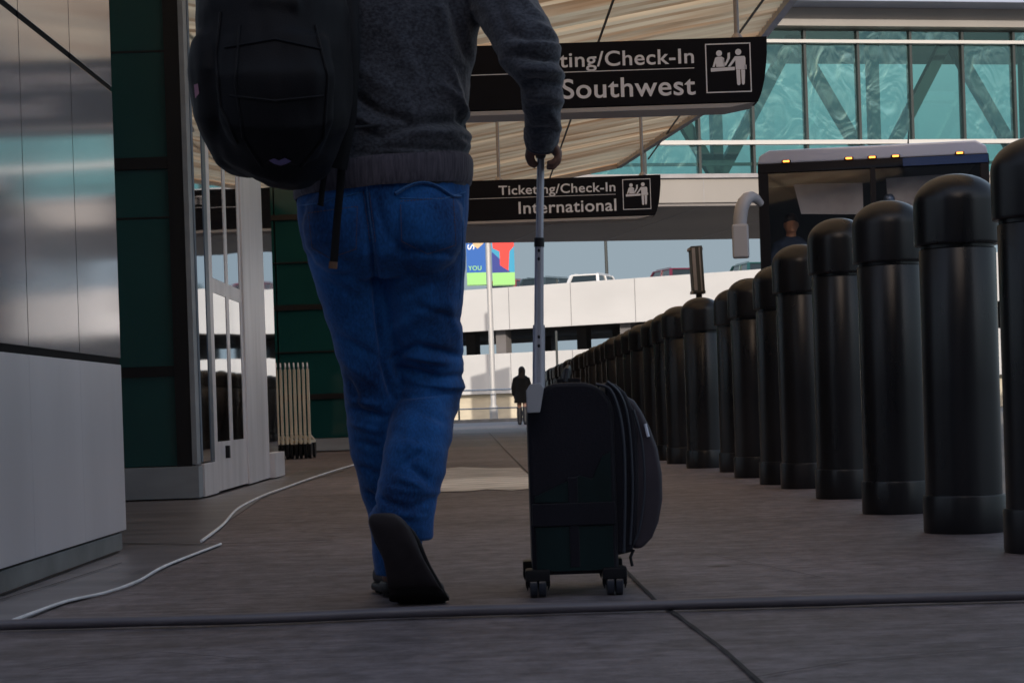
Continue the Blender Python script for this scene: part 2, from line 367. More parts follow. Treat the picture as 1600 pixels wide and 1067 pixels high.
M['hem'] = fabric_mat('grey_ribbed_knit', (.05, .045, .062), (.1, .09, .115), 1, .9, (160, 160, 12), bump=.9, dist=.002, blotch=.3, sheen=.2)
M['pack'] = fabric_mat('black_nylon', (.002, .002, .0035), (.005, .005, .008), 1, .62, (300, 300, 300), blotch=.4, sheen=.02)
M['case'] = fabric_mat('black_case_fabric', (.006, .006, .011), (.013, .012, .02), 1, .5, (250, 250, 250), blotch=.4, sheen=.1)
M['casereflect'] = mat('green_reflection_panel', (.005, .016, .018), .42, spec=.3, var=.35, scale=(14, 14, 5))  # dark green is the reflection on the black shell, put into the colour
M['casegrey'] = mat('grey_case_pocket', (.035, .028, .04), .5, var=.2, scale=(8, 8, 8))
M['piping'] = mat('slate_piping', (.022, .026, .04), .4)
M['shoe'] = mat('black_shoe_rubber', (.008, .0075, .009), .55, var=.3, scale=(20, 20, 20))
M['tread'] = mat('sole_tread', (.03, .028, .029), .6)
M['shoegrey'] = mat('brown_grey_upper', (.03, .024, .028), .6, var=.2, scale=(30, 30, 30))
M['pinklogo'] = mat('pink_tag', (.35, .15, .22), .6)
M['lavlogo'] = mat('lavender_logo', (.16, .13, .3), .6)
M['copper'] = mat('warm_grey_cart_steel', (.95, .8, .66), .35, metal=.25, var=.2, scale=(30, 30, 3))
M['ban_blue'] = mat('banner_blue', (.0, .1, .42), .6); M['ban_teal'] = mat('banner_teal', (.02, .3, .5), .6)
M['ban_green'] = mat('banner_green', (.3, .65, .2), .6); M['ban_red'] = mat('banner_red', (.75, .04, .03), .6)
M['ban_white'] = mat('banner_white', (.75, .8, .85), .6); M['ban_tan'] = mat('banner_tan', (.65, .45, .25), .6)
M['ban_navy'] = mat('banner_navy', (.01, .03, .25), .6)
M['polegrey'] = mat('pale_grey_pole', (.5, .49, .48), .5, metal=.2)
M['pagewall'] = mat('grey_brown_wall', (.22, .2, .19), .8, var=.15, scale=(.2, .2, .2))
M['rearglass'] = mat('dark_window_glass', (.02, .03, .035), .1)

def A(a, Y, z=0): return Vector((a - .0225 * Y, Y, z))        # walkway frame: lateral a, forward Y
# ------------------------------------------------------------------ ground
g = MB(); g.add([(-300, -60, -.12), (300, -60, -.12), (300, 600, -.12), (-300, 600, -.12)], [(0, 1, 2, 3)])
tag(g.build('road', M['asphalt']), None, None, kind='structure')
g = MB(); g.add([(-60, -12, 0), A(2.35, -12), A(2.35, 72), (-60, 72, 0)], [(0, 1, 2, 3)])
tag(g.build('walkway', M['ground']), None, None, kind='structure')
g = MB()
for i in range(42):
    y0 = -12 + i * 2.0; y1 = y0 + 1.99
    p = [A(2.351, y0, 0), A(2.50, y0, 0), A(2.50, y1, 0), A(2.351, y1, 0)]
    g.add([(q.x, q.y, -.12) for q in p] + [(q.x, q.y, .004) for q in p], [(0, 3, 2, 1), (4, 5, 6, 7), (0, 1, 5, 4), (1, 2, 6, 5), (2, 3, 7, 6), (3, 0, 4, 7)])
tag(g.build('kerb', M['kerb']), None, None, kind='structure')
g = MB(); g.box(-60, 1.0, 72.0, 72.3, -.12, .12)
tag(g.build('end_kerb', M['kerb']), None, None, kind='structure')
# smooth paving strip beside the wall, its edge followed by the white cable
edge = [G(0, 985), G(100, 945), G(175, 925), G(250, 890), G(345, 853), G(313, 850), G(360, 812), G(410, 778), G(480, 752), G(545, 733)]
g = MB(); e = [Vector((p.x, p.y, .004)) for p in edge]
poly = e + [Vector((-1.83, e[-1].y, .004)), Vector((-1.83, 11.9, .004)), Vector((-3.2, 11.9, .004)), Vector((-3.2, e[0].y, .004))]
g.add(poly, [tuple(range(len(poly)))]); tag(g.build('smooth_pavement', M['smooth_conc']), None, None, kind='structure')
# joints in the concrete
def joint(pts, w_, name='pavement_joint', z=.0045):
    g = MB()
    P = []
    for i in range(len(pts) - 1):
        n = 8
        for k in range(n): P.append(pts[i].lerp(pts[i + 1], k / n))
    P.append(pts[-1])
    L, Rr = [], []
    for i, p in enumerate(P):
        d = (P[min(i + 1, len(P) - 1)] - P[max(i - 1, 0)]).normalized(); n = Vector((-d.y, d.x, 0))
        ww = w_ * (.6 + .8 * noise.noise(p * 3 + Vector((5, 1, 2))) ** 2 + .35 * random.random())
        q = p + n * .002 * noise.noise(p * 5)
        L.append(q + n * ww / 2); Rr.append(q - n * ww / 2)
    for p in L + Rr: p.z = z
    m = len(L); g.add(L + Rr, [(i, i + 1, m + i + 1, m + i) for i in range(m - 1)])
    return tag(g.build(name, M['joint']), None, None, kind='structure')
g = MB(); sl = [G(640, 770), G(668, 766), G(690, 769), G(735, 768), G(760, 765), G(800, 767), G(828, 764), G(833, 750), G(826, 742), G(812, 731), G(770, 732), G(720, 730), G(690, 733), G(650, 731), G(640, 740), G(636, 752)]  # patch of sun painted as a paler sheet on the concrete
g.add([(p.x, p.y, .004) for p in sl], [tuple(range(len(sl)))]); tag(g.build('painted_sun_patch', M['sunpatch']), None, None, kind='structure')
joint([G(1200, 1080), G(1125, 1012), G(1060, 964), G(1025, 940), G(985, 900), A(.44, 9), A(.43, 14), A(.42, 24), A(.42, 40)], .011)
joint([G(190, 851), G(300, 853), G(430, 850), G(520, 846)], .022, z=.0075)
joint([G(520, 827), G(640, 824), G(830, 812)], .014)
joint([G(940, 822), G(1180, 812), G(1420, 803)], .012)
joint([G(690, 884), G(905, 872)], .006)
for yy in (17.5, 21.3, 26, 31, 37, 44): joint([A(-1.6, yy), A(2.3, yy + .05)], .03)
joint([G(0, 938, .004), G(80, 915, .004), G(190, 880, .004)], .006, z=.0075)
joint([G(0, 931, .004), G(70, 905, .004), G(186, 862, .004)], .02, z=.0075)
joint([G(60, 1050), G(240, 1020), G(420, 1035)], .004)
joint([G(1120, 870), G(1290, 905), G(1480, 895)], .004)
joint([G(1010, 1090), G(1330, 1035), G(1600, 1012)], .004)
# ------------------------------------------------------------------ cables on the ground
def cable(name, pts, r, m, label, cat, sub=10, wob=0, flat=1):
    P = []
    pts = [Vector(p) for p in pts]
    for i in range(len(pts) - 1):
        p0 = pts[max(i - 1, 0)]; p1 = pts[i]; p2 = pts[i + 1]; p3 = pts[min(i + 2, len(pts) - 1)]
        for k in range(sub):
            t = k / sub
            P.append(.5 * ((2 * p1) + (p2 - p0) * t + (2 * p0 - 5 * p1 + 4 * p2 - p3) * t * t + (3 * p1 - p0 - 3 * p2 + p3) * t ** 3))
    P.append(pts[-1])
    P = [p + Vector((0, wob * noise.noise(p * 1.7), 0)) for p in P]
    for p in P: p.z = r * flat + .004
    rr_ = [r * (1 + .12 * noise.noise(p * 6)) for p in P]
    return tag(MB().tube(P, rr_, 12, [q * flat for q in rr_]).build(name, m, smooth=True), label, cat)
cable('ground_cable', [G(-250, 1000), G(0, 987), G(400, 977), G(800, 963), G(1200, 952), G(1600, 940), G(1850, 935)], .016, M['cable'],
      'thick dark rubber cable lying right across the pavement in the foreground', 'cable', wob=.03, flat=.8)
cable('white_cable', [G(-60, 1000), G(10, 978), G(100, 945), G(165, 930), G(215, 912), G(262, 886), G(345, 853)], .0045, M['whitecable'],
      'near length of thin white cable ending at the cross joint beside the silver wall', 'cable')
cable('white_cable', [G(315, 849), G(348, 823), G(372, 797), G(410, 777), G(450, 762), G(500, 744), G(545, 730), G(600, 715)], .0062, M['whitecable'],
      'far length of thin white cable curving from the cross joint past the door', 'cable')

# ------------------------------------------------------------------ terminal building on the left
tb = thing('terminal_building', 'terminal building with silver cladding, dark green glass bays and a glazed door', 'building', (-1.85, 11.8, 0))
XW = -1.457
def wallpanel(y0, y1, z0, z1, m, name):
    g = MB(); g.box(XW - .12, XW, y0, y1, z0, z1); return g.build(name, m, tb, smooth=True, bevel=.002)
ys = [7.45 - .71 * k for k in range(9)]
for (z0, z1, m) in ((.075, .69, 'metal_low'), (.715, 1.71, 'metal_up'), (1.73, 3.0, 'metal_up'), (3.02, 4.4, 'metal_up'), (4.42, 7.5, 'metal_up')):
    for k in range(len(ys) - 1):
        wallpanel(ys[k + 1] + .0022, ys[k], z0, z1, M[m], 'cladding_panel')
g = MB(); g.box(XW - .35, XW - .115, ys[-1], 7.448, .06, 7.45); g.box(XW - .1, XW - .025, ys[-1], 7.44, .06, 7.45)
g.build('cladding_backing', M['blackframe'], tb)
g = MB()
for z0, z1 in ((.689, .716), (1.709, 1.731), (3.0, 3.02)): g.box(XW - .1, XW - .004, ys[-1], 7.446, z0, z1)
for yv in ys[1:-1]: g.box(XW - .1, XW + .0006, yv + .0, yv + .0022, .717, 7.4); g.box(XW - .1, XW - .001, yv + .0002, yv + .002, .08, .688)
g.build('panel_seam', M['seamblack'], tb)
g = MB(); g.box(-6, XW - .36, 1.9, 7.4, 0, 7.4); g.build('bay_wall', M['alu'], tb)
g = MB(); g.box(XW - .3, XW - .012, ys[-1], 7.43, 0, .066); g.build('concrete_base', M['kerb'], tb, smooth=True, bevel=.006)
# green front-facing bay
YG = 11.8
def zat(py, px=260, Y=YG): return W(px, py, Y).z
cuts = [.2, zat(580), zat(340), zat(255), zat(80), zat(80) + .95, 6.0]
thick = {zat(580): .03, zat(255): .035}
g = MB()
for k in range(len(cuts) - 1):
    z0, z1 = cuts[k], cuts[k + 1]
    MB().box(-4.6, -1.985, YG, YG + .03, z0 + .006, z1 - .006).build('green_glass_panel', M['green'], tb)
    h = thick.get(cuts[k], .006)
    if k: g.box(-4.6, -1.99, YG - (.02 if h > .01 else .004), YG + .05, z0 - h, z0 + h)
g.box(-1.988, -1.90, YG - .03, YG + .1, .2, 6.0)
g.build('window_frame', M['blackframe'], tb)
g = MB(); g.box(-4.6, -1.86, YG - .05, YG + .1, .012, .2); g.box(-1.899, -1.868, YG - .035, YG + .1, .21, 6.0)
g.build('plinth', M['plinth'], tb, smooth=True, bevel=.004)
g = MB(); g.box(-6.5, -1.95, YG + .11, 15.9, 0, 6.4); g.build('core_wall', M['blackframe'], tb)
# entrance side, facing the walkway
XE = -1.86
g = MB(); g.box(XE - .08, XE + .012, 11.91, 12.46, .012, .21); g.build('plinth', M['alu'], tb, smooth=True, bevel=.004)
g = MB(); g.box(XE - .05, XE + .004, 11.915, 12.22, .22, 6.0); g.build('side_window', M['mirror'], tb)
g = MB(); g.box(XE - .08, XE + .008, 12.222, 12.36, .22, 6.0); g.build('mullion', M['alu_blue'], tb, smooth=True, bevel=.004)
dr = MB()
for y0, y1 in ((12.362, 12.50), (13.08, 13.20), (13.76, 13.85)): dr.box(XE - .06, XE + .007, y0, y1, .02, 3.4)
for z0, z1 in ((.02, .33), (1.27, 1.36), (3.1, 3.4)):
    for y0, y1 in ((12.50, 13.08), (13.20, 13.76)): dr.box(XE - .055, XE + .006, y0, y1, z0, z1)
door = dr.build('door', M['alu'], tb)
for y0, y1 in ((12.5, 13.08), (13.20, 13.76)):
    for z0, z1 in ((.33, 1.27), (1.36, 3.1)):
        MB().box(XE - .04, XE + .003, y0 + .002, y1 - .002, z0 + .002, z1 - .002).build('pane', M['mirror'], door)
MB().box(XE + .004, XE + .03, 12.83, 12.88, .22, .3).build('lock', M['blackplastic'], door)
MB().box(XE - .06, XE, 12.41, 13.85, 3.41, 6.0).build('transom_window', M['mirror'], tb)
g = MB(); g.box(XE - .1, XE + .02, 13.86, 14.35, .012, 6.0); g.box(XE - .1, XE + .012, 14.36, 15.1, .012, 6.0)
g.build('column', M['alu'], tb, smooth=True, bevel=.008)
g = MB(); g.box(XE - .04, XE + .008, 15.11, 15.7, .2, 6.0); g.build('side_window', M['mirror'], tb)
g = MB(); g.box(XE - .08, XE + .05, 15.11, 15.75, .012, .2); g.build('plinth', M['alu'], tb, smooth=True, bevel=.004)
# rear green bay
YB = 25.7
zz = [.17] + [W(480, p, YB).z for p in (620, 550, 480, 410, 339, 200)] + [6.0]
g = MB()
for k in range(len(zz) - 1):
    for x0, x1 in ((-6, -4.4), (-4.38, -3.0), (-2.98, -1.42)):
        MB().box(x0, x1, YB, YB + .04, zz[k] + .008, zz[k + 1] - .008).build('green_glass_panel', M['green'], tb)
    if k: g.box(-6, -1.41, YB - .03, YB + .06, zz[k] - (.035 if k in (1, 3, 5) else .009), zz[k] + (.035 if k in (1, 3, 5) else .009))
g.box(-1.41, -1.3, YB - .04, YB + .3, .17, 6); g.build('window_frame', M['blackframe'], tb)
MB().box(-6, -1.28, YB - .06, YB + .3, .012, .17).build('plinth', M['plinth'], tb, smooth=True, bevel=.005)
g = MB(); g.box(-12, -1.5, YB + .31, 40, 0, 6.4); g.box(-12, -6.52, 1.5, 25.6, 0, 7.4); g.box(-12, -2.2, -12, 1.48, 0, 7.4); g.build('rear_wall', M['pagewall'], tb)

# ------------------------------------------------------------------ canopy
def cz(a): return 5.0 - .167 * (3.8 - a)
cp = thing('canopy', 'long beige slatted canopy sloping up from the terminal over the walkway', 'canopy', (0, 22, 4.4))
g = MB(); random.seed(3)
Y = 6.0; aL = -3.2
while Y < 36.2:
    d = random.choice((.16, .2, .24)); y1 = min(Y + d, 36.2)
    aR = 3.8 if y1 < 30.8 else 3.8 - (y1 - 30.8) / 5.4 * .9
    t = .02 + .045 * random.random(); n = 10
    for yy, zo in ((Y, 0), (Y + d * .55, t), (y1, .0)):
        for i in range(n + 1):
            a = aL + (aR - aL) * i / n; g.v.append(A(a, yy, cz(a) + zo + .012 * noise.noise(Vector((a * 1.3, yy * .5, 0)))))
    b0 = len(g.v) - 3 * (n + 1)
    for q in range(2):
        for i in range(n): k = b0 + q * (n + 1) + i; g.f.append((k, k + 1, k + n + 2, k + n + 1))
    Y = y1
g.build('corrugated_sheet', M['soffit'], cp)
g = MB(); pts = [A(3.8, 6, cz(3.8)), A(3.8, 30.8, cz(3.8)), A(2.9, 36.25, cz(2.9)), A(aL, 36.25, cz(aL))]
for i in range(3): g.bar(pts[i] + Vector((.0, 0, .03)), pts[i + 1] + Vector((0, 0, .03)), .09, .2)
g.build('edge_trim', M['trim'], cp)
for a in (3.43, 1.63, -.17):
    g = MB(); g.bar(A(a, 6, cz(a) - .03), A(a, 36.1, cz(a) - .03), .022, .02); g.build('seam', M['steel'], cp)

# ------------------------------------------------------------------ hanging signs
def sign(pxr, pyt, H, label, low, lw, tw, rodpx, rodtop):
    """pxr,pyt: photo pixel of the upper right corner; H: its height in photo pixels for a .485 m tall sign."""
    Y = F * .485 / H; s = Y / F
    p = W(pxr, pyt, Y)
    t = thing('hanging_sign', label, 'sign', tuple(p), 'hanging signs under the canopy')
    t.pop('_w') if '_w' in t else None
    k = .485 / 101   # metre per reference pixel
    Lx = 3.35
    prof = [(-Lx, 0), (0, 0), (-.002, -.12), (-.012, -.22), (-.028, -.33), (-.055, -.43), (-.08, -.485), (-Lx, -.485)]
    MB().prism(prof, 0, .24, 'y').build('panel', M['sign'], t, smooth=True, bevel=.004)
    MB().prism([(-Lx, -.49), (-.1, -.49), (-.3, -.525), (-Lx, -.525)], .004, .36, 'y').build('light_underside', M['lip'], t, smooth=True, bevel=.008)
    mk = MB(); x0, x1, z0, z1 = -97 * k, -26 * k, -86 * k, -9 * k; f = .0085
    mk.box(x0, x1, -.003, .001, z1 - f, z1); mk.box(x0, x1, -.003, .001, z0, z0 + f); mk.box(x0, x0 + f, -.003, .001, z0 + f, z1 - f); mk.box(x1 - f, x1, -.003, .001, z0 + f, z1 - f)
    wd, hh = x1 - x0, z1 - z0
    def N(x, y): return (x0 + x * wd, z1 - y * hh)
    def disc(cx, cy, r): mk.prism([(N(cx, cy)[0] + r * wd * math.cos(a * math.pi / 10), N(cx, cy)[1] + r * wd * math.sin(a * math.pi / 10)) for a in range(20)], -.003, .001)
    def pl(*q): mk.prism([N(*p) for p in q], -.0032, .001)
    disc(.304, .20, .066); disc(.727, .185, .068)
    pl((.215, .29), (.26, .27), (.36, .27), (.41, .30), (.42, .475), (.235, .475)); mk.prism([N(.215, .29), N(.25, .33), N(.20, .475), (N(.15, .475))], -.0028, .001)
    pl((.38, .30), (.43, .40), (.485, .30), (.49, .20), (.545, .19), (.54, .31), (.45, .455), (.41, .45))
    pl((.113, .495), (.64, .485), (.64, .55), (.113, .57))
    pl((.64, .27), (.86, .27), (.88, .31), (.88, .54), (.66, .54), (.66, .30)); mk.prism([N(.65, .27), N(.68, .33), N(.54, .48), N(.485, .475)], -.0028, .001)
    pl((.86, .45), (.90, .45), (.90, .54), (.86, .54))
    pl((.67, .545), (.755, .545), (.755, .83), (.735, .86), (.70, .86), (.68, .83)); pl((.775, .545), (.865, .545), (.85, .82), (.83, .85), (.80, .85), (.785, .82))
    mk.box(-2.6, -115 * k, -.003, .001, -46.5 * k, -45.3 * k)
    mk.build('pictogram', M['mark'], t)
    text_mesh('Ticketing/Check-In', tw * k, 24 * k, 'lettering', M['mark'], t, (-115 * k, -.001, -38 * k))
    text_mesh(low, lw * k, 31.5 * k, 'lettering', M['mark'], t, (-114 * k, -.001, -87 * k))
    for rx in (rodpx, rodpx - 1.75):
        xr = rx
        gx = p.x + xr; a = gx + .0225 * Y; top = cz(a) - p.z
        r = MB(); r.tube([(xr, .12, 0), (xr, .12, top)], .02, 12); r.lathe([(.05, 0), (.045, .02), (.022, .05)], 12, (xr, .12, 0)); r.build('hanger_rod', M['trim'], t, smooth=True)
    return t
sign(1198, 57, 101, 'nearer black hanging sign with white lettering, larger, above the bollards and the hand', 'Southwest', 209, 296, -.21, 0)
sign(1032, 273, 62.5, 'farther black hanging sign reading International, smaller and lower in view', 'International', 247, 295, -.21, 0)

# ------------------------------------------------------------------ bollards
prof_shaft = [(.131, .12), (.131, .5), (.1312, .976), (.130, .978), (.126, .980), (.126, 1.005)]
prof_base = [(.139, 0), (.141, .01), (.141, .122), (.138, .130), (.131, .131)]
prof_cap = [(.127, .992), (.1435, .992), (.1462, .996), (.1465, 1.002), (.1465, 1.138)] + [(.1450 * math.cos(R(a)) ** .92 + .0005, 1.144 + .096 * math.sin(R(a)) ** 1.12) for a in (3, 10, 18, 27, 36, 46, 56, 67, 78, 88)]
bpos = [(1558, 5.95), (1433, 6.91), (1338, 8.15), (1266, 9.5), (1212, 10.7), (1179, 11.3), (1140, 12.4), (1117, 13.5), (1065.6, 14.5)]
bp = []
for pxl, Yb in bpos:
    q = W(pxl, CY - 80, Yb); bp.append((q.x + .1465, Yb))
Yb = 15.7; k = 0
while Yb < 41: bp.append((1.71 - .0225 * Yb + (.012 if k % 3 else -.01), Yb)); Yb += 1.09; k += 1
first = None
nm = ['cut off by the picture edge, nearest of the row', 'second of the row from the front, shown whole', 'third of the row from the front', 'fourth of the row from the front, domed before the bus windshield',
      'fifth of the row from the front, before the bus driver', 'sixth of the row from the front, below the bus mirror', 'seventh of the row from the front', 'eighth of the row, largely hidden behind a wider one', 'ninth of the row, standing out below the slim metal post']
for i, (x, y) in enumerate(bp):
    if first is None:
        first = thing('bollard', '', 'bollard', (0, 0, 0), 'black bollards in a row along the kerb')
        MB().lathe(prof_base, 48).build('base_collar', M['bollard'], first, smooth=True)
        MB().lathe(prof_shaft, 48).build('shaft', M['bollard'], first, smooth=True)
        MB().lathe(prof_cap, 48).build('cap', M['bollard'], first, smooth=True)
        o = first
    else: o = copy_tree(first)
    o.location = (x, y, 0); o.rotation_euler = (R(random.uniform(-.35, .35)), R(random.uniform(-.35, .35)), random.uniform(0, 6.28))
    o.scale.z = {2: 1.03, 3: 1.075, 4: 1.055}.get(i, 1)
    o['label'] = 'black domed bollard, ' + (nm[i] if i < len(nm) else 'one of the densely overlapping far stretch of the receding row')

# ------------------------------------------------------------------ luggage carts
c0 = None
pb = G(452, 718)
for i in range(10):
    if c0 is None:
        c0 = thing('luggage_cart', '', 'luggage cart', (0, 0, 0), 'nested luggage carts by the rear green glass')
        f = MB(); f.box(-.014, .014, -.02, .012, .16, .98); f.box(-.012, .012, .02, .42, .17, .2); f.bar((0, .01, .26), (0, .38, .2), .02)
        f.box(-.014, .014, -.03, .03, .27, .285)
        f.build('frame', M['copper'], c0, smooth=True, bevel=.003)
        f = MB(); f.tube([(0, 0, .97), (0, -.02, 1.02), (.004, -.06, 1.045), (.01, -.1, 1.035), (.014, -.12, 1.0)], .009, 8); f.build('handle', M['alu'], c0, smooth=True)
        MB().box(-.014, .014, .3, .44, .035, .168).build('foot', M['blackplastic'], c0, smooth=True, bevel=.004); f = MB(); f.box(-.016, .016, -.06, .1, .035, .158); f.build('foot', M['blackplastic'], c0, smooth=True, bevel=.004)
        for yy in (0, .37): MB().tube([(-.013, yy, .035), (.013, yy, .035)], .035, 16).build('wheel', M['blackplastic'], c0, smooth=True)
        o = c0
    else: o = copy_tree(c0)
    o.location = (pb.x - .21 + i * .047, pb.y + .02 * i, .004); o.rotation_euler.z = R(random.uniform(-4, 4))
    o['label'] = 'upright silver luggage cart with black feet, nested with its like beside the column'

# ------------------------------------------------------------------ skybridge
bo = W(1000, 320, 45.0); bo.z = 0
bz = math.atan2(.208, .978)
br = thing('skybridge', 'glazed teal skybridge on a pale deck crossing over the road', 'bridge', tuple(bo), rz=bz)
x0, x1 = -30, 34; D = 9.0
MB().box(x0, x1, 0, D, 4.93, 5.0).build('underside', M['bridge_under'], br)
MB().box(x0, x1, -.05, D + .05, 5.003, 5.55).build('deck_fascia', M['bridge'], br)
g = MB()
k = 0; x = x0 + .3
while x < x1: g.box(x - .008, x + .008, -.056, -.04, 5.0, 5.55); g.box(x - .012, x + .012, .1, D - .1, 4.922, 4.94); x += 2.6
g.build('fascia_joint', M['trim'], br)
MB().box(x0, x1, -.12, .3, 5.553, 5.65).build('sill', M['trim'], br, smooth=True, bevel=.01)

MB().box(x0, x1, 4.4, 4.42, 5.652, 8.95).build('rear_glazing', M['bglass2'], br)
for z0, z1 in ((6.31, 6.41), (8.64, 8.72)): MB().box(x0, x1, -.1, .045, z0, z1).build('white_rail', M['bwhite'], br, smooth=True, bevel=.01)
MB().box(x0, x1, .08, .14, 5.85, 5.92).build('inner_rail', M['steel_grey'], br)
i = 0; x = x0 + .25
while x < x1:
    MB().box(x - .03, x + .03, -.03, .2, 5.652, 8.95).build('mullion', M['steel_grey'], br)
    for z0, z1 in ((5.655, 6.30), (6.42, 8.63), (8.73, 8.94)):
        p_ = MB().box(-.6, .6, -.008, .008, -(z1 - z0) / 2 + .002, (z1 - z0) / 2 - .002).build('pane', M['bglass_wavy'] if random.random() < .4 else M['bglass'], br)
        p_.location = (x + .65, .06, (z0 + z1) / 2); p_.rotation_euler = (R(random.uniform(-.5, .5)), 0, R(random.uniform(-.6, .6)))
    x += 1.3
xx = x0 + .9
while xx < x1 - 4:
    g = MB(); g.bar((xx, .75, 5.6), (xx + 1.95, .75, 8.95), .26, .26, (0, 1, 0)); g.build('truss_brace', M['steel_grey'], br)
    g = MB(); g.bar((xx + 3.9, .75, 5.6), (xx + 1.95, .75, 8.95), .26, .26, (0, 1, 0)); g.build('truss_brace', M['steel_grey'], br)
    g = MB(); g.box(xx - .12, xx + .12, .62, .88, 5.56, 9.0); g.build('truss_post', M['steel_grey'], br)
    xx += 3.9
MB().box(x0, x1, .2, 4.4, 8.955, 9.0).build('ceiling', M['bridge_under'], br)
MB().box(x0, x1, -.25, 4.7, 9.003, 9.42).build('roof_fascia', M['bridge'], br)
MB().box(x0, x1, -1.0, 5.2, 9.423, 9.85).build('roof', M['bus_white'], br, smooth=True, bevel=.03)

# ------------------------------------------------------------------ parking garage
ga = thing('parking_garage', 'white concrete parking garage in full sun beyond the skybridge', 'garage', (-2.1, 93, 0), rz=math.atan2(-.531, .847))
x0, x1 = -48, 46; D = 17
def gp(name, m, *b): 
    g = MB(); g.box(*b); return g.build(name, M[m], ga, smooth=True, bevel=.02)
gp('parapet', 'garage', x0, x1, 0, .3, 4.1, 6.05); gp('parapet', 'garage', x0, x1, 0, .3, 1.17, 3.02)
gp('rear_parapet', 'garage', x0, x1, D - .3, D, 4.1, 6.0); gp('rear_parapet', 'garage', x0, x1, D - .3, D, 1.17, 2.6)
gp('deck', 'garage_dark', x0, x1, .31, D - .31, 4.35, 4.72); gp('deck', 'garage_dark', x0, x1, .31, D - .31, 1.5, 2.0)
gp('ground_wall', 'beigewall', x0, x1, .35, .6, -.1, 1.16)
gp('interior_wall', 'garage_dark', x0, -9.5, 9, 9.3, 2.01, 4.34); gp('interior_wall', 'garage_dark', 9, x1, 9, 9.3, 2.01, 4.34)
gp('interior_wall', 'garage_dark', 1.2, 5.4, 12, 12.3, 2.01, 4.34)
x = x0 + 3.2
while x < x1:
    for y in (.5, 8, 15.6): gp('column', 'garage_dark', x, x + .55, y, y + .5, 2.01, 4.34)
    x += 6.6
g = MB(); x = x0 + 1
while x < x1: g.box(x - .015, x + .015, -.012, .01, 1.17, 3.0); g.box(x - .015, x + .015, -.012, .01, 4.1, 6.03); x += 3.3
g.build('panel_joint', M['trim'], ga)
ca, sa = math.cos(ga.rotation_euler.z), math.sin(ga.rotation_euler.z)
def GL(x, y, z): return (-2.1 + ca * x - sa * y, 93 + sa * x + ca * y, z)

# cars on the roof deck
def car(paint, label, loc, rz, suv=True, L=4.6):
    t = thing('parked_car', label, 'car', loc, 'cars parked on the garage roof', rz=rz + 1e-5)
    if '_w' in t: t.pop('_w')
    h = 1.78 if suv else 1.48; r = .36
    body = [(-L/2, .35), (L/2, .35), (L/2, .75), (L/2 - .1, .95), (L/2 - 1.15, 1.05), (-L/2 + .2, 1.08), (-L/2, .95)]
    MB().prism(body, -.9, .9).build('body', paint, t, smooth=True, bevel=.06)
    g = MB(); zb = 1.04
    lo_ = [(L/2 - 1.3, zb), (L/2 - 2.0, h - .06), (-L/2 + (.55 if suv else 1.0), h - .06), (-L/2 + .15, zb)]
    k0 = [(x, y, z) for x, z in lo_ for y in ((-.8, .8) if z < h - .2 else (-.62, .62))]
    g.add(k0, [(0, 2, 4, 6), (1, 7, 5, 3), (0, 1, 3, 2), (2, 3, 5, 4), (4, 5, 7, 6), (6, 7, 1, 0)])
    g.build('glasshouse', M['rearglass'], t)
    g = MB(); a = Vector
    for y in (-1, 1):
        g.bar((L/2 - 1.3, .8*y, zb), (L/2 - 2.0, .625*y, h - .05), .09); g.bar((-L/2 + .15, .8*y, zb), (lo_[2][0], .625*y, h - .05), .14)
        mx = (lo_[1][0] + lo_[2][0]) / 2; g.bar((mx, .81*y, zb), (mx, .625*y, h - .05), .1)
    g.box(lo_[2][0] - .03, lo_[1][0] + .03, -.64, .64, h - .07, h)
    if suv: g.box(lo_[2][0] + .2, lo_[1][0] - .1, -.56, -.52, h + .03, h + .06); g.box(lo_[2][0] + .2, lo_[1][0] - .1, .52, .56, h + .03, h + .06)
    g.build('roof', paint, t, smooth=True, bevel=.02)
    for x in (L/2 - .85, -L/2 + .85):
        for y in (-.85, .85): MB().tube([(x, y - .1, r), (x, y + .1, r)], r, 20).build('wheel', M['blackplastic'], t, smooth=True)
    return t
pt = {k: mat('car_paint_' + k, c, .25, coat=.6) for k, c in dict(maroon=(.12, .01, .03), navy=(.02, .05, .11), white=(.7, .7, .7), green=(.01, .06, .06), red=(.2, .02, .04), slate=(.03, .05, .06)).items()}
def roofcar(px, paint, label, rz, dy=3.2, suv=True, z=4.72):
    # local x from the photo column: solve along the garage line
    for k in range(4000):
        xl = -40 + k * .02; q = GL(xl, dy, 0)
        u = q[0] / q[1]; c_ = u * math.cos(ROLL) * F + 800 - math.sin(ROLL) * 200
        if c_ >= px: break
    return car(pt[paint], label, GL(xl, dy, z), ga.rotation_euler.z + rz, suv)
roofcar(812, 'red', 'dark red car on the garage roof beside the banner', R(95))
roofcar(868, 'slate', 'dark slate car on the garage roof just past the suitcase handle', R(85))
roofcar(933, 'white', 'white car with dark windows on the garage roof by the lamp pole', R(100))
roofcar(1045, 'maroon', 'big maroon car on the garage roof left of the slim metal post', R(140))
roofcar(1170, 'green', 'dark green car on the garage roof beside the bus mirror', R(135))
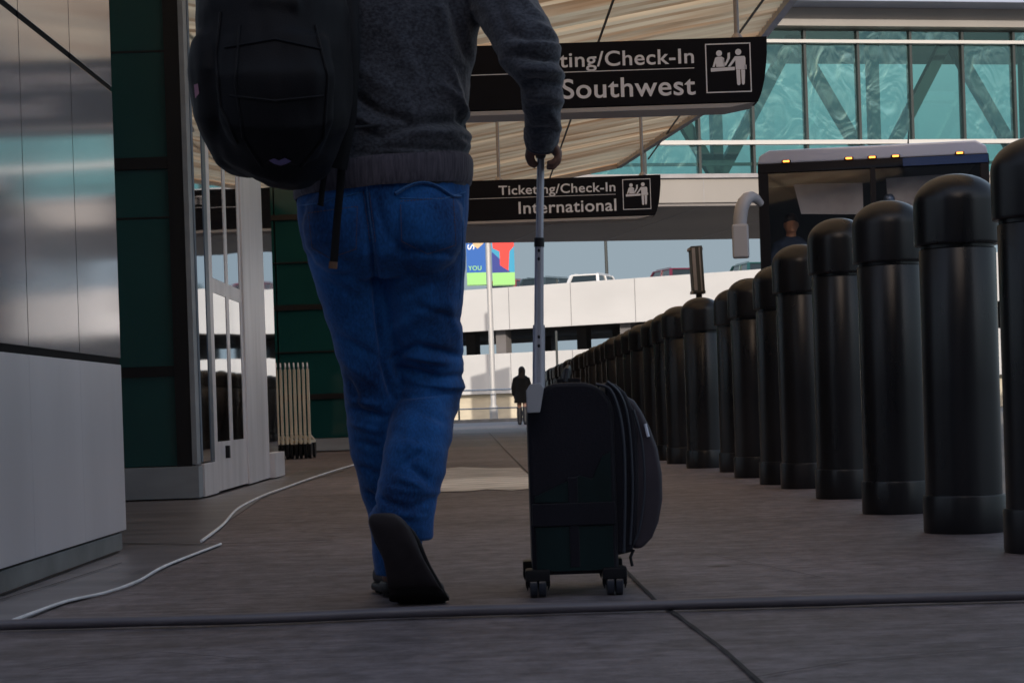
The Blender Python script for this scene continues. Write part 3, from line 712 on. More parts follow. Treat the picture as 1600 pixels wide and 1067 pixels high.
# lamp pole on the roof deck, thin post before the garage, railing
q = W(949, 435, 96)
t = MB(); t.tube([(q.x, 96, 4.7), (q.x - .05, 96, 11)], [.09, .06], 10); t.box(q.x - .7, q.x + .6, 95.9, 96.1, 11, 11.1)
tag(t.build('lamp_pole', M['steel'], smooth=True), 'thin dark lamp pole rising from the garage roof behind the white car', 'lamp pole')
q = G(872, 655)
t = MB(); t.tube([(q.x, 74, -.12), (q.x, 74, 3.3)], .045, 10); tag(t.build('street_post', M['steel'], smooth=True), 'slim dark post in front of the lower garage wall near the far bollards', 'post')
rl = thing('railing', 'thin metal railing in front of the garage at the end of the walkway', 'railing', (-2, 75, 0))
g = MB()
g.tube([(-30, 75, 1.2), (.9, 75, 1.2)], .03, 8); g.tube([(-30, 75, .5), (.9, 75, .5)], .025, 8); g.build('rail', M['alu_blue'], rl, smooth=True)
for k in range(12): MB().tube([(-30.5 + 2.85 * k + .0, 75, -.12), (-30.5 + 2.85 * k, 75, 1.2)], .035, 8).build('railing_post', M['steel'], rl, smooth=True)
# banner pole
q = W(772, 655, 75.6); X = q.x
bn = thing('banner_pole', 'pale pole carrying two colourful banners in front of the garage', 'banner pole', (X, 75.6, -.12))
MB().tube([(X, 75.6, -.12), (X - .02, 75.6, 11)], [.11, .085], 14).build('pole', M['polegrey'], bn, smooth=True)
MB().tube([(X, 75.6, -.12), (X, 75.6, .6)], .16, 14).build('pole_base', M['polegrey'], bn, smooth=True)
s = 75.6 / F
def banner(px0, px1, left):
    a = W(px0, 447, 75.6); b = W(px1, 447, 75.6); z0 = a.z; wd = b.x - a.x; hh = 3.1; y = 75.6
    if left: xr = X - .12; xl = xr - wd
    else: xl = X + .12; xr = xl + wd
    bnr = MB().box(xl, xr, y - .012, y + .012, z0, z0 + hh).build('banner', M['ban_teal' if not left else 'ban_blue'], bn)
    def patch(poly, m, d=.016):
        MB().prism([(xl + u * wd, z0 + v * hh) for u, v in poly], y - d, y - .0121).build('print', M[m], bnr)
    patch([(0, 0), (1, 0), (1, .16), (0, .16)], 'ban_green')
    if left:
        patch([(.35, .5), (.6, .45), (.95, .52), (.85, .6), (.9, .95), (.5, .98), (.4, .7)], 'ban_tan')
        tx = text_mesh('INGS', 1.05, .27, 'lettering', M['ban_white'], bnr, (0, 0, 0), (R(90), R(90), 0), 'LEFT', .003)
        tx.location = Vector((xl + .08 * wd, y - .017, z0 + .78 * hh)) - Vector(bnr['_w'])
        tx = text_mesh('YOU', .5, .17, 'lettering', M['ban_green'], bnr, (0, 0, 0), (R(90), 0, 0), 'LEFT', .003)
        tx.location = Vector((xl + .08 * wd, y - .017, z0 + .19 * hh)) - Vector(bnr['_w'])
    else:
        patch([(0, .16), (.8, .16), (.45, .3), (0, .42)], 'ban_navy', .015)
        patch([(.35, .25), (.72, .18), (.78, .38), (.8, .42), (1, .48), (1, .62), (.75, .66), (.7, .8), (.35, .8), (.3, .64), (.02, .6), (.05, .46), (.35, .42)], 'ban_red', .018)
    MB().tube([(X, y, z0 + .02), (xl if left else xr, y, z0 + .02)], .02, 8).build('banner_arm', M['steel'], bn)
    MB().tube([(X, y, z0 + hh), (xl if left else xr, y, z0 + hh)], .02, 8).build('banner_arm', M['steel'], bn)
banner(727, 757, True); banner(768, 803, False)
# slim metal post with a box-section sign seen edge-on
q = W(1092, 470, 30)
t = thing('post_sign', 'narrow metal sign seen edge-on atop a post behind the bollards', 'sign post', (q.x, 30, -.12))
MB().tube([(q.x + .05, 30, -.12), (q.x, 30, 2.2)], .045, 12).build('post', M['steel'], t, smooth=True)
a = W(1091, 458, 30); b = W(1086, 386, 30)
g = MB(); g.bar(a, b, .17, .42, (0, 1, 0)); g.build('sign_box', M['steel'], t, smooth=True, bevel=.008)
g = MB(); g.bar(a + Vector((-.05, -.215, .03)), b + Vector((-.05, -.215, -.03)), .05, .01, (0, 1, 0)); g.bar(a + Vector((.04, -.215, .02)), b + Vector((.04, -.215, -.02)), .02, .012, (0, 1, 0)); g.build('edge_strip', M['trim'], t)
g = MB(); g.box(a.x - .11, a.x + .1, 29.85, 30.15, a.z - .01, a.z + .03); g.box(b.x - .11, b.x + .1, 29.85, 30.15, b.z - .06, b.z - .02); g.build('bracket', M['trim'], t)

# ------------------------------------------------------------------ bus
BY = 23.4; bl = W(1190, 400, BY).x; brx = W(1543, 300, BY).x; BW = (brx - bl); bc = (bl + brx) / 2
bus = thing('bus', 'dark fronted coach with white roof and amber marker lights facing us', 'bus', (bc, BY, -.12), rz=R(-7.5)); bus.pop('_w') if '_w' in bus else None
hw = BW / 2; Hb = 3.6; zl = lambda py, px=1366: W(px, py, BY).z + .12
z_head = zl(248); z_w1 = zl(262); z_w0 = 1.15; Hb = zl(226)
L = 12.2
# side walls, roof, floor, rear
MB().box(-hw, -hw + .05, .12, L, .35, z_head).build('side_wall', M['bus_dark'], bus, smooth=True, bevel=.015)
MB().box(hw - .05, hw, .12, L, .35, z_head).build('side_wall', M['bus_blue'], bus, smooth=True, bevel=.015)
MB().box(-hw + .052, hw - .052, L - .05, L, .35, z_head).build('rear_panel', M['bus_dark'], bus)
MB().box(-hw + .052, hw - .052, .1, L - .06, .9, 1.0).build('floor', M['bus_in'], bus)
MB().prism([(-hw + .0, z_head + .002), (hw, z_head + .002), (hw - .02, z_head + .1), (hw - .14, Hb), (-hw + .14, Hb), (-hw + .02, z_head + .1)], .06, L, 'y').build('roof', M['bus_white'], bus, smooth=True, bevel=.03)
g = MB(); g.box(-hw + .002, hw - .002, 0, .1, .35, z_w0); g.build('front_panel', M['bus_dark'], bus, smooth=True, bevel=.02)
g = MB(); g.box(-hw + .002, hw - .002, .01, .14, z_w1, z_head); g.box(-hw + .002, -hw + .12, .01, .14, z_w0, z_w1); g.box(hw - .1, hw - .002, .01, .14, z_w0, z_w1); g.box(-.03, .03, .0, .12, z_w0, z_w1)
g.build('windshield_frame', M['bus_dark'], bus, smooth=True, bevel=.006)
MB().box(.35, hw - .01, .002, .009, z_w1 + .0, z_head - .01).build('header_panel', M['bus_blue'], bus)
for x0_, x1_ in ((-hw + .12, -.03), (.03, hw - .1)): MB().box(x0_, x1_, .05, .06, z_w0, z_w1).build('windshield', M['bus_glass'], bus)
for px_ in (1233, 1330, 1366, 1402, 1500):
    xx_ = (px_ - 1366.5) / F * BY
    f = MB().box(xx_ - .055, xx_ + .055, -.02, .02, z_head - .0, z_head + .03).build('lamp_housing', M['blackplastic'], bus, smooth=True, bevel=.005)
    MB().box(xx_ - .036, xx_ + .036, -.032, -.021, z_head + .004, z_head + .024).build('marker_light', M['amber'], bus, smooth=True, bevel=.004)
# interior: rear bulkhead, visor, seats, dash
MB().box(-hw + .06, hw - .06, 2.2, 2.25, 1.0, z_head - .05).build('bulkhead', M['bus_in'], bus)
MB().prism([(-hw + .5, z_w1 - .46), (-.1, z_w1 - .5), (-.1, z_w1 - .12), (-hw + .42, z_w1 - .1)], .5, .52, 'y').build('sun_visor', M['bus_visor'], bus)
MB().prism([(.2, z_w1 - .9), (hw - .35, z_w1 - .9), (hw - .3, z_w1 - .06), (.18, z_w1 - .08)], .5, .52, 'y').build('sun_visor', M['bus_visor'], bus)
MB().box(-hw + .1, hw - .1, .15, .6, 1.0, 1.45).build('dashboard', M['bus_in'], bus, smooth=True, bevel=.05)
MB().box(-hw + .35, -hw + .85, 1.25, 1.4, 1.1, 2.05).build('driver_seat', M['blackplastic'], bus, smooth=True, bevel=.04)
MB().ball((.2, .35, z_w1 - .35), (.07, .05, .07)).build('fan', M['alu_blue'], bus, smooth=True)
g = MB(); g.tube([(-.95, .03, 1.1), (-.8, -.0, 1.5), (-.35, .0, 1.62)], .012, 8); g.tube([(.2, .03, 1.1), (.5, -.0, 1.45), (.9, .0, 1.6)], .012, 8); g.build('wiper', M['blackplastic'], bus, smooth=True)
# mirror
lx = -hw; mz = zl(305)
g = MB(); g.tube([(lx + .02, .02, zl(310)), (lx - .03, -.06, zl(303)), (lx - .08, -.11, zl(300.5)), (lx - .13, -.16, zl(303)), (lx - .175, -.19, zl(310)), (lx - .205, -.2, zl(320)), (lx - .222, -.2, zl(333)), (lx - .23, -.2, zl(348))], [.045, .055, .066, .074, .08, .083, .083, .08], 16); g.build('mirror_arm', M['mirror_shell'], bus, smooth=True)
g = MB(); g.box(lx - .325, lx - .13, -.3, -.14, zl(397), zl(344)); g.build('mirror', M['mirror_shell'], bus, smooth=True, bevel=.03, seg=3)
g = MB(); g.tube([(hw - .02, .02, zl(310)), (hw + .1, -.1, zl(303)), (hw + .22, -.18, zl(330))], .05, 12); g.box(hw + .14, hw + .32, -.3, -.16, zl(397), zl(332)); g.build('mirror', M['mirror_shell'], bus, smooth=True, bevel=.02)
for sx in (-1, 1):
    MB().ball((sx * (hw - .35), .0, .75), (.16, .05, .1)).build('headlight', M['mark'], bus, smooth=True)
    for yy in (2.6, 8.8): MB().tube([(sx * (hw - .32), yy, .5), (sx * (hw + .01), yy, .5)], .5, 28).build('wheel', M['blackplastic'], bus, smooth=True)
    for k in range(6): MB().box(sx * (hw + .002) - .004, sx * (hw + .002) + .004, .6 + k * 1.85, 2.35 + k * 1.85, 1.6, 2.9).build('side_window', M['rearglass'], bus)
MB().tube([(.45, .5, Hb - .01), (.46, .5, Hb + .2)], [.012, .004], 8).build('antenna', M['blackplastic'], bus, smooth=True)
MB().box(.7, .9, .6, 1.0, Hb - .005, Hb + .05).build('roof_vent', M['blackplastic'], bus, smooth=True, bevel=.02)

# ------------------------------------------------------------------ unseen blocker added behind the camera to shade the walkway and bus
rb = thing('shade_blocker', 'unseen blocker wall added behind the viewpoint to shade the walkway', 'building', (0, -14, 0))
# opening cut in the blocker so a sun beam reaches the pavement
sy = -14.0
def slot(Yg, Xg=-.25):
    t = (Yg - sy) / -SUN_AZ.y; return Xg + SUN_AZ.x * t, t * math.tan(SUN_EL)
sx0, szlo = slot(12.0); sx1, szhi = slot(16.0); sc = slot(14.0)[0]
SX0, SX1, SZ0, SZ1 = sc - .75, sc + .6, szlo, szhi
def wallbox(x0, x1, z0, z1):
    MB().box(x0, x1, sy - .3, sy, z0, z1).build('wall', M['pagewall'], rb)
TOPZ = 12.6; TALL = 18.5  # blocker heights stepped to let sun onto the canopy and shade the bus
wallbox(-14, SX0, 0, TOPZ); wallbox(SX1, 3.25, 0, TOPZ); wallbox(3.25, 16, 0, TALL); wallbox(SX0, SX1, 0, SZ0); wallbox(SX0, SX1, SZ1, TOPZ)
MB().box(-14, 3.24, sy - 6, sy - .31, TOPZ - .3, TOPZ).build('roof', M['pagewall'], rb); MB().box(3.25, 16, sy - 6, sy - .31, TALL - .3, TALL).build('roof', M['pagewall'], rb)
for zf in (1.5, 4.6, 9.6):
    for k in (-3, -2, 1, 2): MB().box(-1 + 4.9 * k, 2.6 + 4.9 * k, sy + .002, sy + .05, zf, zf + 2.2).build('window', M['rearglass'], rb)  # window-like panels dressing the added blocker

# ------------------------------------------------------------------ the walking man
PY = 4.93; ps = PY / F
BASE = W(640, 945, PY); BASE.z = 0
man = thing('person', 'man walking away in blue jeans and navy sweatshirt, black backpack, pulling a case', 'person', tuple(BASE))
def Q(px, py, Y=PY): return W(px, py, Y)
def path(lst): return [Q(x, y, Y) for x, y, Y, *_ in lst]
k_ = ps
# --- jeans
J = MB()
def leg(lst, n=28):
    pts = [Q(x, y, Y) for x, y, Y, rx, ry in lst]
    J.tube(pts, [l[3] * k_ for l in lst], n, [l[4] * k_ for l in lst], side=(1, 0, 0))
leg([(655, 330, 4.93, 74, 80), (658, 400, 4.95, 70, 78), (660, 450, 4.98, 66, 74), (662, 500, 5.02, 60, 68), (664, 545, 5.06, 60, 66), (669, 585, 5.09, 59, 66), (667, 605, 5.10, 60, 62), (661, 640, 5.06, 53, 58),
     (656, 680, 5.00, 51, 56), (648, 720, 4.95, 50, 54), (638, 765, 4.93, 49, 51), (630, 800, 4.915, 49, 46), (629, 830, 4.91, 48, 42), (630, 846, 4.91, 46, 38)])
leg([(538, 330, 4.93, 72, 80), (545, 400, 4.95, 64, 76), (556, 450, 4.98, 61, 70), (567, 500, 5.0, 56, 66), (577, 550, 5.03, 52, 62), (586, 600, 5.06, 50, 60), (590, 640, 5.08, 51, 58), (594, 700, 5.10, 49, 54),
     (606, 750, 5.12, 48, 52), (617, 800, 5.14, 44, 50), (621, 850, 5.15, 42, 50), (623, 893, 5.16, 41, 50)])
pel = [(598, 272, 4.92, 136, 84), (598, 300, 4.92, 135, 88), (598, 340, 4.93, 134, 96), (600, 380, 4.94, 128, 96), (603, 410, 4.96, 105, 80)]
J.tube([Q(x, y, Y) for x, y, Y, a, b in pel], [l[3] * k_ for l in pel], 32, [l[4] * k_ for l in pel], side=(1, 0, 0))
J.ball(Q(662, 355, 4.865), (.105, .10, .12)); J.ball(Q(535, 355, 4.865), (.10, .10, .12))
me = voxel(J, .0062, 4)
def F2(px, py): p = Q(px, py, PY); return (p.x, p.z)
folds = [  # (px0,py0,px1,py1,width px,depth mm)
    (572, 300, 584, 380, 9, -9), (584, 380, 590, 450, 8, -14), (590, 450, 600, 560, 7, -12), (596, 560, 612, 620, 7, -10),
    (610, 560, 650, 540, 6, -7), (650, 540, 722, 556, 7, -9), (620, 575, 690, 590, 7, -10), (690, 590, 727, 585, 6, -6), (625, 552, 700, 566, 7, 8), (640, 600, 726, 604, 8, 7),
    (618, 622, 722, 610, 5, -5), (612, 520, 640, 500, 10, 4), (640, 500, 720, 470, 12, 4), (610, 470, 700, 440, 9, -4), (650, 480, 722, 500, 7, -4),
    (700, 470, 724, 560, 8, 4), (664, 700, 630, 726, 6, -7), (640, 724, 676, 752, 7, -8), (620, 742, 668, 762, 6, 6), (596, 776, 640, 792, 6, -7), (640, 792, 684, 776, 6, -5), (600, 760, 690, 770, 5, 4),
    (655, 640, 700, 660, 8, -4), (612, 668, 660, 690, 8, -3), (600, 800, 672, 806, 5, 4), (640, 650, 640, 700, 9, 3),
    (544, 640, 600, 652, 7, -9), (540, 625, 590, 632, 6, 6), (545, 662, 596, 676, 6, 5), (548, 690, 592, 700, 7, -5), (556, 730, 592, 745, 7, -5), (566, 770, 590, 790, 6, -6), (574, 800, 600, 812, 5, 5), (578, 830, 600, 836, 5, -5), (580, 855, 605, 862, 5, -5),
    (490, 400, 560, 420, 9, -5), (500, 440, 570, 470, 9, -4), (486, 385, 540, 380, 8, 4), (520, 520, 590, 560, 10, -5), (530, 560, 590, 600, 9, 4), (540, 590, 560, 640, 7, -5),
    (628, 398, 712, 404, 6, -6), (620, 380, 640, 410, 7, -5), (470, 330, 520, 350, 8, -3), (590, 310, 610, 380, 7, -5)]
FF = [(F2(a, b), F2(c, d), e * .82 * k_, f * .00115) for a, b, c, d, e, f in folds]
def jfn(p, n):
    d = 0
    fw = 1 if n.y < .25 else .35
    for a, b, w_, amp in FF:
        if abs(p.z - (a[1] + b[1]) / 2) < .16: d += amp * 1.45 * seg_fold((p.x, p.z), a, b, w_) * fw
    wz = noise.noise(Vector((p.x * 9, p.y * 9, p.z * 26)))
    low = max(0, min(1, (.85 - p.z) / .5))
    d += (.002 + .002 * low) * wz + .0022 * noise.noise(Vector((p.x * 22 + 4, p.y * 14, p.z * 34 + p.x * 20))) * (.4 + low)
    d += .0004 * noise.noise(p * 75)
    return d
jeans = finish(me, 'jeans', M['denim'], man, jfn)
def surf_line(pts, Yfrom, r, name, m, parent, bvh, lift=.001, n=24, dash=False):
    """lay a thin line on the camera side of a surface, through photo-measured points"""
    P = []
    for i in range(len(pts) - 1):
        for k in range(n):
            t = k / n; x = pts[i][0] * (1 - t) + pts[i + 1][0] * t; y = pts[i][1] * (1 - t) + pts[i + 1][1] * t
            o_ = Vector((0, 0, HC)); tgt = Q(x, y, PY); d = (tgt - o_).normalized(); h = bvh.ray_cast(o_, d)
            if h[0] is not None: P.append(h[0] + h[1].normalized() * lift if h[1].dot(d) < 0 else h[0] - h[1].normalized() * lift)
    if len(P) > 3:
        g = MB()
        if dash:
            for i in range(0, len(P) - 1): g.tube([P[i], P[i].lerp(P[i + 1], .62)], r, 5)
        else: g.tube(P, r, 6)
        return g.build(name, m, parent, smooth=True)
off = Vector(man['_w'])
def bvh_of(o):
    vs = [v.co + Vector(o['_w']) for v in o.data.vertices]; return BVHTree.FromPolygons(vs, [tuple(p.vertices) for p in o.data.polygons])
jb = bvh_of(jeans)
seams = [[(573, 292), (577, 330), (584, 380), (588, 430)], [(724, 300), (722, 400), (718, 470)], [(566, 300), (500, 318), (466, 322)], [(625, 310), (690, 312), (728, 300)]]
for sline in seams: surf_line(sline, 0, .0022, 'seam', M['denim_seam'], jeans, jb, .0005)
for dx in (-5, 4): surf_line([(573 + dx, 300), (577 + dx, 330), (584 + dx, 384)], 0, .0007, 'stitching', M['stitch'], jeans, jb, .0014, n=12, dash=True)
# back pockets: slightly raised patches laid on the surface
def pocket(poly, name):
    g = MB(); nx = 14
    (ax, ay), (bx, by), (cx, cy), (mx, my), (dx, dy) = poly   # top left, top right, bottom right, bottom mid, bottom left
    grid = []
    for j in range(nx + 1):
        v = j / nx; row = []
        for i in range(nx + 1):
            u = i / nx; tx = ax + (bx - ax) * u; ty = ay + (by - ay) * u
            bu = u * 2
            if bu < 1: qx = dx + (mx - dx) * bu; qy = dy + (my - dy) * bu
            else: qx = mx + (cx - mx) * (bu - 1); qy = my + (cy - my) * (bu - 1)
            x = tx + (qx - tx) * v; y = ty + (qy - ty) * v
            o_ = Vector((0, 0, HC)); d = (Q(x, y) - o_).normalized(); h = jb.ray_cast(o_, d)
            e = min(u, 1 - u, v, 1 - v)
            row.append(h[0] - d * (.0005 + .0022 * min(1, e * 14)) if h[0] is not None else None)
        grid.append(row)
    k = {}
    for j in range(nx + 1):
        for i in range(nx + 1):
            if grid[j][i] is not None: k[(i, j)] = len(g.v); g.v.append(grid[j][i])
    for j in range(nx):
        for i in range(nx):
            q_ = [(i, j), (i + 1, j), (i + 1, j + 1), (i, j + 1)]
            if all(c in k for c in q_): g.f.append(tuple(k[c] for c in q_))
    pk = g.build(name, M['denim'], jeans, smooth='full')
    ring = [(ax + 4, ay + 3), (bx - 4, by + 3), (cx - 4, cy - 3), (mx, my - 5), (dx + 4, dy - 3), (ax + 4, ay + 3)]
    surf_line(ring, 0, .0008, 'stitching', M['stitch'], pk, bvh_of(pk), .0008, n=16, dash=True)
pocket([(622, 312), (712, 306), (716, 386), (668, 402), (624, 380)], 'back_pocket')
pocket([(478, 330), (562, 320), (560, 392), (515, 408), (484, 390)], 'back_pocket')
# waistband arc peeking under the sweatshirt
pts = []
for a in range(0, 25):
    t = a / 24; x = 618 + 100 * t; y = 303 - 19 * math.sin(math.pi * min(1, t * 1.15)) + 4 * t
    o_ = Vector((0, 0, HC)); d = (Q(x, y) - o_).normalized(); h = jb.ray_cast(o_, d)
    if h[0] is not None: pts.append(h[0] - d * .004)
if len(pts) > 3: MB().tube(pts, .009, 10, .004).build('waistband', M['denim_seam'], jeans, smooth=True)
# --- sweatshirt
T = MB()
tor = [(598, 300, 4.92, 130, 88), (599, 278, 4.92, 135, 92), (602, 250, 4.92, 134, 94), (604, 215, 4.92, 131, 93), (604, 175, 4.92, 129, 92), (605, 130, 4.92, 130, 92), (610, 80, 4.92, 132, 92), (614, 30, 4.92, 138, 92), (616, -20, 4.93, 142, 88), (614, -60, 4.94, 122, 72), (612, -84, 4.95, 70, 52), (612, -100, 4.95, 48, 46)]
T.tube([Q(x, y, Y) for x, y, Y, a, b in tor], [l[3] * k_ for l in tor], 36, [l[4] * k_ for l in tor], side=(1, 0, 0))
def arm(lst): T.tube([Q(x, y, Y) for x, y, Y, a, b in lst], [l[3] * k_ for l in lst], 24, [l[4] * k_ for l in lst], side=(1, 0, 0))
arm([(715, -42, 4.93, 44, 46), (755, -38, 4.90, 50, 50), (785, 0, 4.86, 51, 50), (806, 40, 4.81, 48, 48), (826, 82, 4.77, 45, 46), (839, 106, 4.76, 41, 44), (846, 128, 4.78, 35, 40), (848, 158, 4.83, 31, 36), (848, 186, 4.87, 29, 32), (847, 210, 4.90, 28, 28), (846, 226, 4.92, 25, 24)])
arm([(500, -42, 4.93, 44, 46), (455, -30, 4.92, 48, 48), (430, 20, 4.96, 46, 46), (418, 80, 5.0, 42, 42), (425, 95, 5.04, 38, 38), (460, 70, 5.12, 32, 32), (490, 30, 5.14, 28, 28)])
me = voxel(T, .006, 4)
tf = [(560, 163, 600, 190, 7, -9), (600, 190, 650, 205, 7, -7), (545, 185, 600, 215, 8, 6), (600, 226, 660, 205, 8, -7), (660, 205, 735, 193, 8, -9), (640, 222, 736, 214, 8, 9), (590, 244, 735, 240, 5, -7), (560, 252, 735, 258, 5, -5), (690, 140, 735, 185, 7, 7), (705, 110, 722, 170, 6, 5), (715, 180, 738, 205, 7, -6),
      (735, 232, 700, 222, 6, 5), (560, 120, 620, 160, 12, 4), (620, 60, 660, 150, 14, 3), (700, 0, 735, 110, 9, -5), (680, 0, 712, 100, 8, 4), (560, 210, 610, 232, 7, -5), (560, 270, 740, 262, 4, 2),
      (770, 10, 800, 90, 10, -5), (800, 0, 850, 60, 9, 4), (800, 112, 876, 118, 7, -11), (806, 96, 878, 96, 7, 6), (812, 132, 882, 134, 7, 7), (815, 150, 880, 152, 6, -7), (818, 168, 878, 170, 6, 5), (820, 186, 876, 182, 6, -5), (855, 185, 875, 210, 7, 6), (820, 210, 872, 212, 4, -4), (830, 60, 878, 90, 8, 5), (790, 70, 830, 92, 8, -5)]
TF = [(F2(a, b), F2(c, d), e * .85 * k_, f * .00112) for a, b, c, d, e, f in tf]
def tfn(p, n):
    d = 0; fw = 1 if n.y < .3 else .3
    for a, b, w_, amp in TF:
        if abs(p.z - (a[1] + b[1]) / 2) < .2: d += 1.7 * amp * seg_fold((p.x, p.z), a, b, w_) * fw
    d += .006 * noise.noise(Vector((p.x * 7 + 3, p.y * 7, p.z * 15 + p.x * 6))) + .003 * noise.noise(Vector((p.x * 16, p.y * 16, p.z * 38)))
    d += .0012 * noise.noise(p * 60)
    return d
sweat = finish(me, 'sweatshirt', M['sweater'], man, tfn)
# ribbed hem band and cuff
g = MB(); hb = [(598, 303, 136, 93), (598, 298, 139.5, 96), (599, 285, 140.5, 98), (600, 270, 140, 99), (601, 262, 138, 98), (602, 257, 134, 95)]
def ringtilt(x, y, rx, ry, n=72):
    out = []
    for j in range(n):
        a = 2 * math.pi * j / n; c_ = math.cos(a); s_ = math.sin(a)
        dy = -12 * c_ + 10 * (1 if s_ < 0 else -1) * 0 - 7 * max(0, -s_) * (1 - abs(c_)) + 3 * math.sin(3 * a)
        p = Q(x + rx * c_, y + dy, 4.92); p.y = 4.92 + ry * k_ * s_; p.x += .001 * math.sin(36 * a * 2); out.append(p)
    return out
k = 0; rings = [ringtilt(*h) for h in hb]
for r_ in rings: g.v += r_
n = 72
for i in range(len(rings) - 1):
    for j in range(n): g.f.append((i * n + j, i * n + (j + 1) % n, (i + 1) * n + (j + 1) % n, (i + 1) * n + j))
g.build('hem_band', M['hem'], sweat, smooth='full')
g = MB(); g.tube([Q(847, 204, 4.90), Q(846, 218, 4.912), Q(845, 230, 4.925)], [29 * k_, 28 * k_, 24 * k_], 28, [28 * k_, 26 * k_, 23 * k_], side=(1, 0, 0)); g.build('cuff', M['sweater'], sweat, smooth=True)
# --- the body: one continuous figure inside the clothes
B = MB()
def bt(lst, n=18, side=(1, 0, 0)): B.tube([Q(x, y, Y) for x, y, Y, a, b in lst], [l[3] * k_ for l in lst], n, [l[4] * k_ for l in lst], side=side)
bt([(600, 400, 4.94, 95, 62), (598, 330, 4.93, 108, 66), (600, 260, 4.92, 96, 60), (606, 150, 4.92, 100, 62), (612, 40, 4.92, 112, 66), (614, -30, 4.93, 112, 58), (612, -70, 4.94, 50, 42), (610, -120, 4.95, 36, 38), (610, -150, 4.96, 36, 40)], 24)
bt([(655, 350, 4.94, 56, 58), (660, 480, 5.01, 48, 50), (666, 600, 5.09, 38, 40), (656, 680, 5.0, 36, 38), (636, 780, 4.92, 26, 28), (628, 830, 4.90, 24, 24), (630, 850, 4.90, 22, 22)])
bt([(540, 350, 4.94, 56, 58), (560, 480, 4.99, 48, 50), (586, 600, 5.06, 38, 40), (598, 700, 5.10, 34, 36), (618, 830, 5.15, 26, 28), (622, 905, 5.17, 26, 30)])
bt([(700, -40, 4.93, 34, 34), (780, 0, 4.86, 34, 34), (832, 98, 4.77, 30, 30), (848, 160, 4.83, 26, 26), (847, 215, 4.90, 19, 17), (846, 236, 4.925, 21, 15)])
bt([(510, -40, 4.93, 34, 34), (440, 0, 4.95, 34, 34), (420, 88, 5.02, 28, 28), (460, 70, 5.12, 22, 22), (500, 20, 5.15, 19, 16), (515, 0, 5.16, 22, 14)])
hd = Q(610, -205, 4.97)
B.ball(hd, (.077, .098, .118), 24); B.ball(hd + Vector((0, .03, -.07)), (.058, .068, .062), 16)
B.ball(hd + Vector((0, .102, -.02)), (.015, .02, .028), 10); B.ball(hd + Vector((0, .09, -.068)), (.026, .012, .012), 10)
for s_ in (-1, 1): B.ball(hd + Vector((s_ * .078, .0, -.01)), (.01, .02, .034), 10); B.ball(hd + Vector((s_ * .032, .088, .012)), (.016, .01, .01), 8)
# hand on the grip: palm over the bar, fingers curling down its right side, thumb on the left
hc_ = Q(846, 236, 4.945)
B.tube([hc_ + Vector((0, -.035, .018)), hc_ + Vector((.004, 0, .012)), hc_ + Vector((.004, .04, .008))], [.028, .036, .03], 16, [.016, .017, .014], side=(1, 0, 0))
for i, (yy, L_, r_) in enumerate(((-.036, .95, .0086), (-.012, 1.04, .0094), (.013, 1.08, .0096), (.037, 1.0, .0092))):
    P = [hc_ + Vector((.010, yy * .8, .012)), hc_ + Vector((.030, yy, .009)), hc_ + Vector((.041 * L_ ** .5, yy, -.006 * L_)), hc_ + Vector((.040, yy, -.024 * L_)), hc_ + Vector((.027, yy, -.036 * L_)), hc_ + Vector((.011, yy, -.037 * L_))]
    B.tube(P, [r_ * 1.15, r_ * 1.2, r_ * 1.1, r_, r_ * .95, r_ * .75], 12)
P = [hc_ + Vector((-.01, -.02, .012)), hc_ + Vector((-.026, -.005, .004)), hc_ + Vector((-.030, .010, -.012)), hc_ + Vector((-.025, .022, -.026)), hc_ + Vector((-.014, .03, -.033))]
B.tube(P, [.015, .014, .0125, .0115, .009], 12)
# left hand holding the pack strap
h2 = Q(518, -6, 5.165)
B.tube([h2 + Vector((-.02, 0, -.02)), h2, h2 + Vector((.03, 0, .03))], [.03, .036, .028], 14, [.014, .015, .012])
for i in range(4):
    b0 = h2 + Vector((.034 - .016 * i, .006, .034 - .0 * i)); B.tube([b0, b0 + Vector((.012, .014, .022)), b0 + Vector((.01, -.012, .034)), b0 + Vector((0, -.022, .018))], .0078, 10)
B.tube([h2 + Vector((-.02, .0, 0)), h2 + Vector((-.03, -.02, .03)), h2 + Vector((-.012, -.028, .05))], [.012, .011, .009], 10)
me = voxel(B, .0045, 2)
body = finish(me, 'body', M['skin'], man)
hr = MB(); hr.ball(hd + Vector((0, -.018, .028)), (.085, .1, .108), 24); hr.ball(hd + Vector((0, -.05, -.03)), (.072, .06, .07), 16)
hme = voxel(hr, .008, 1); finish(hme, 'hair', M['hair'], man, lambda p, n: .004 * noise.noise(p * 60))
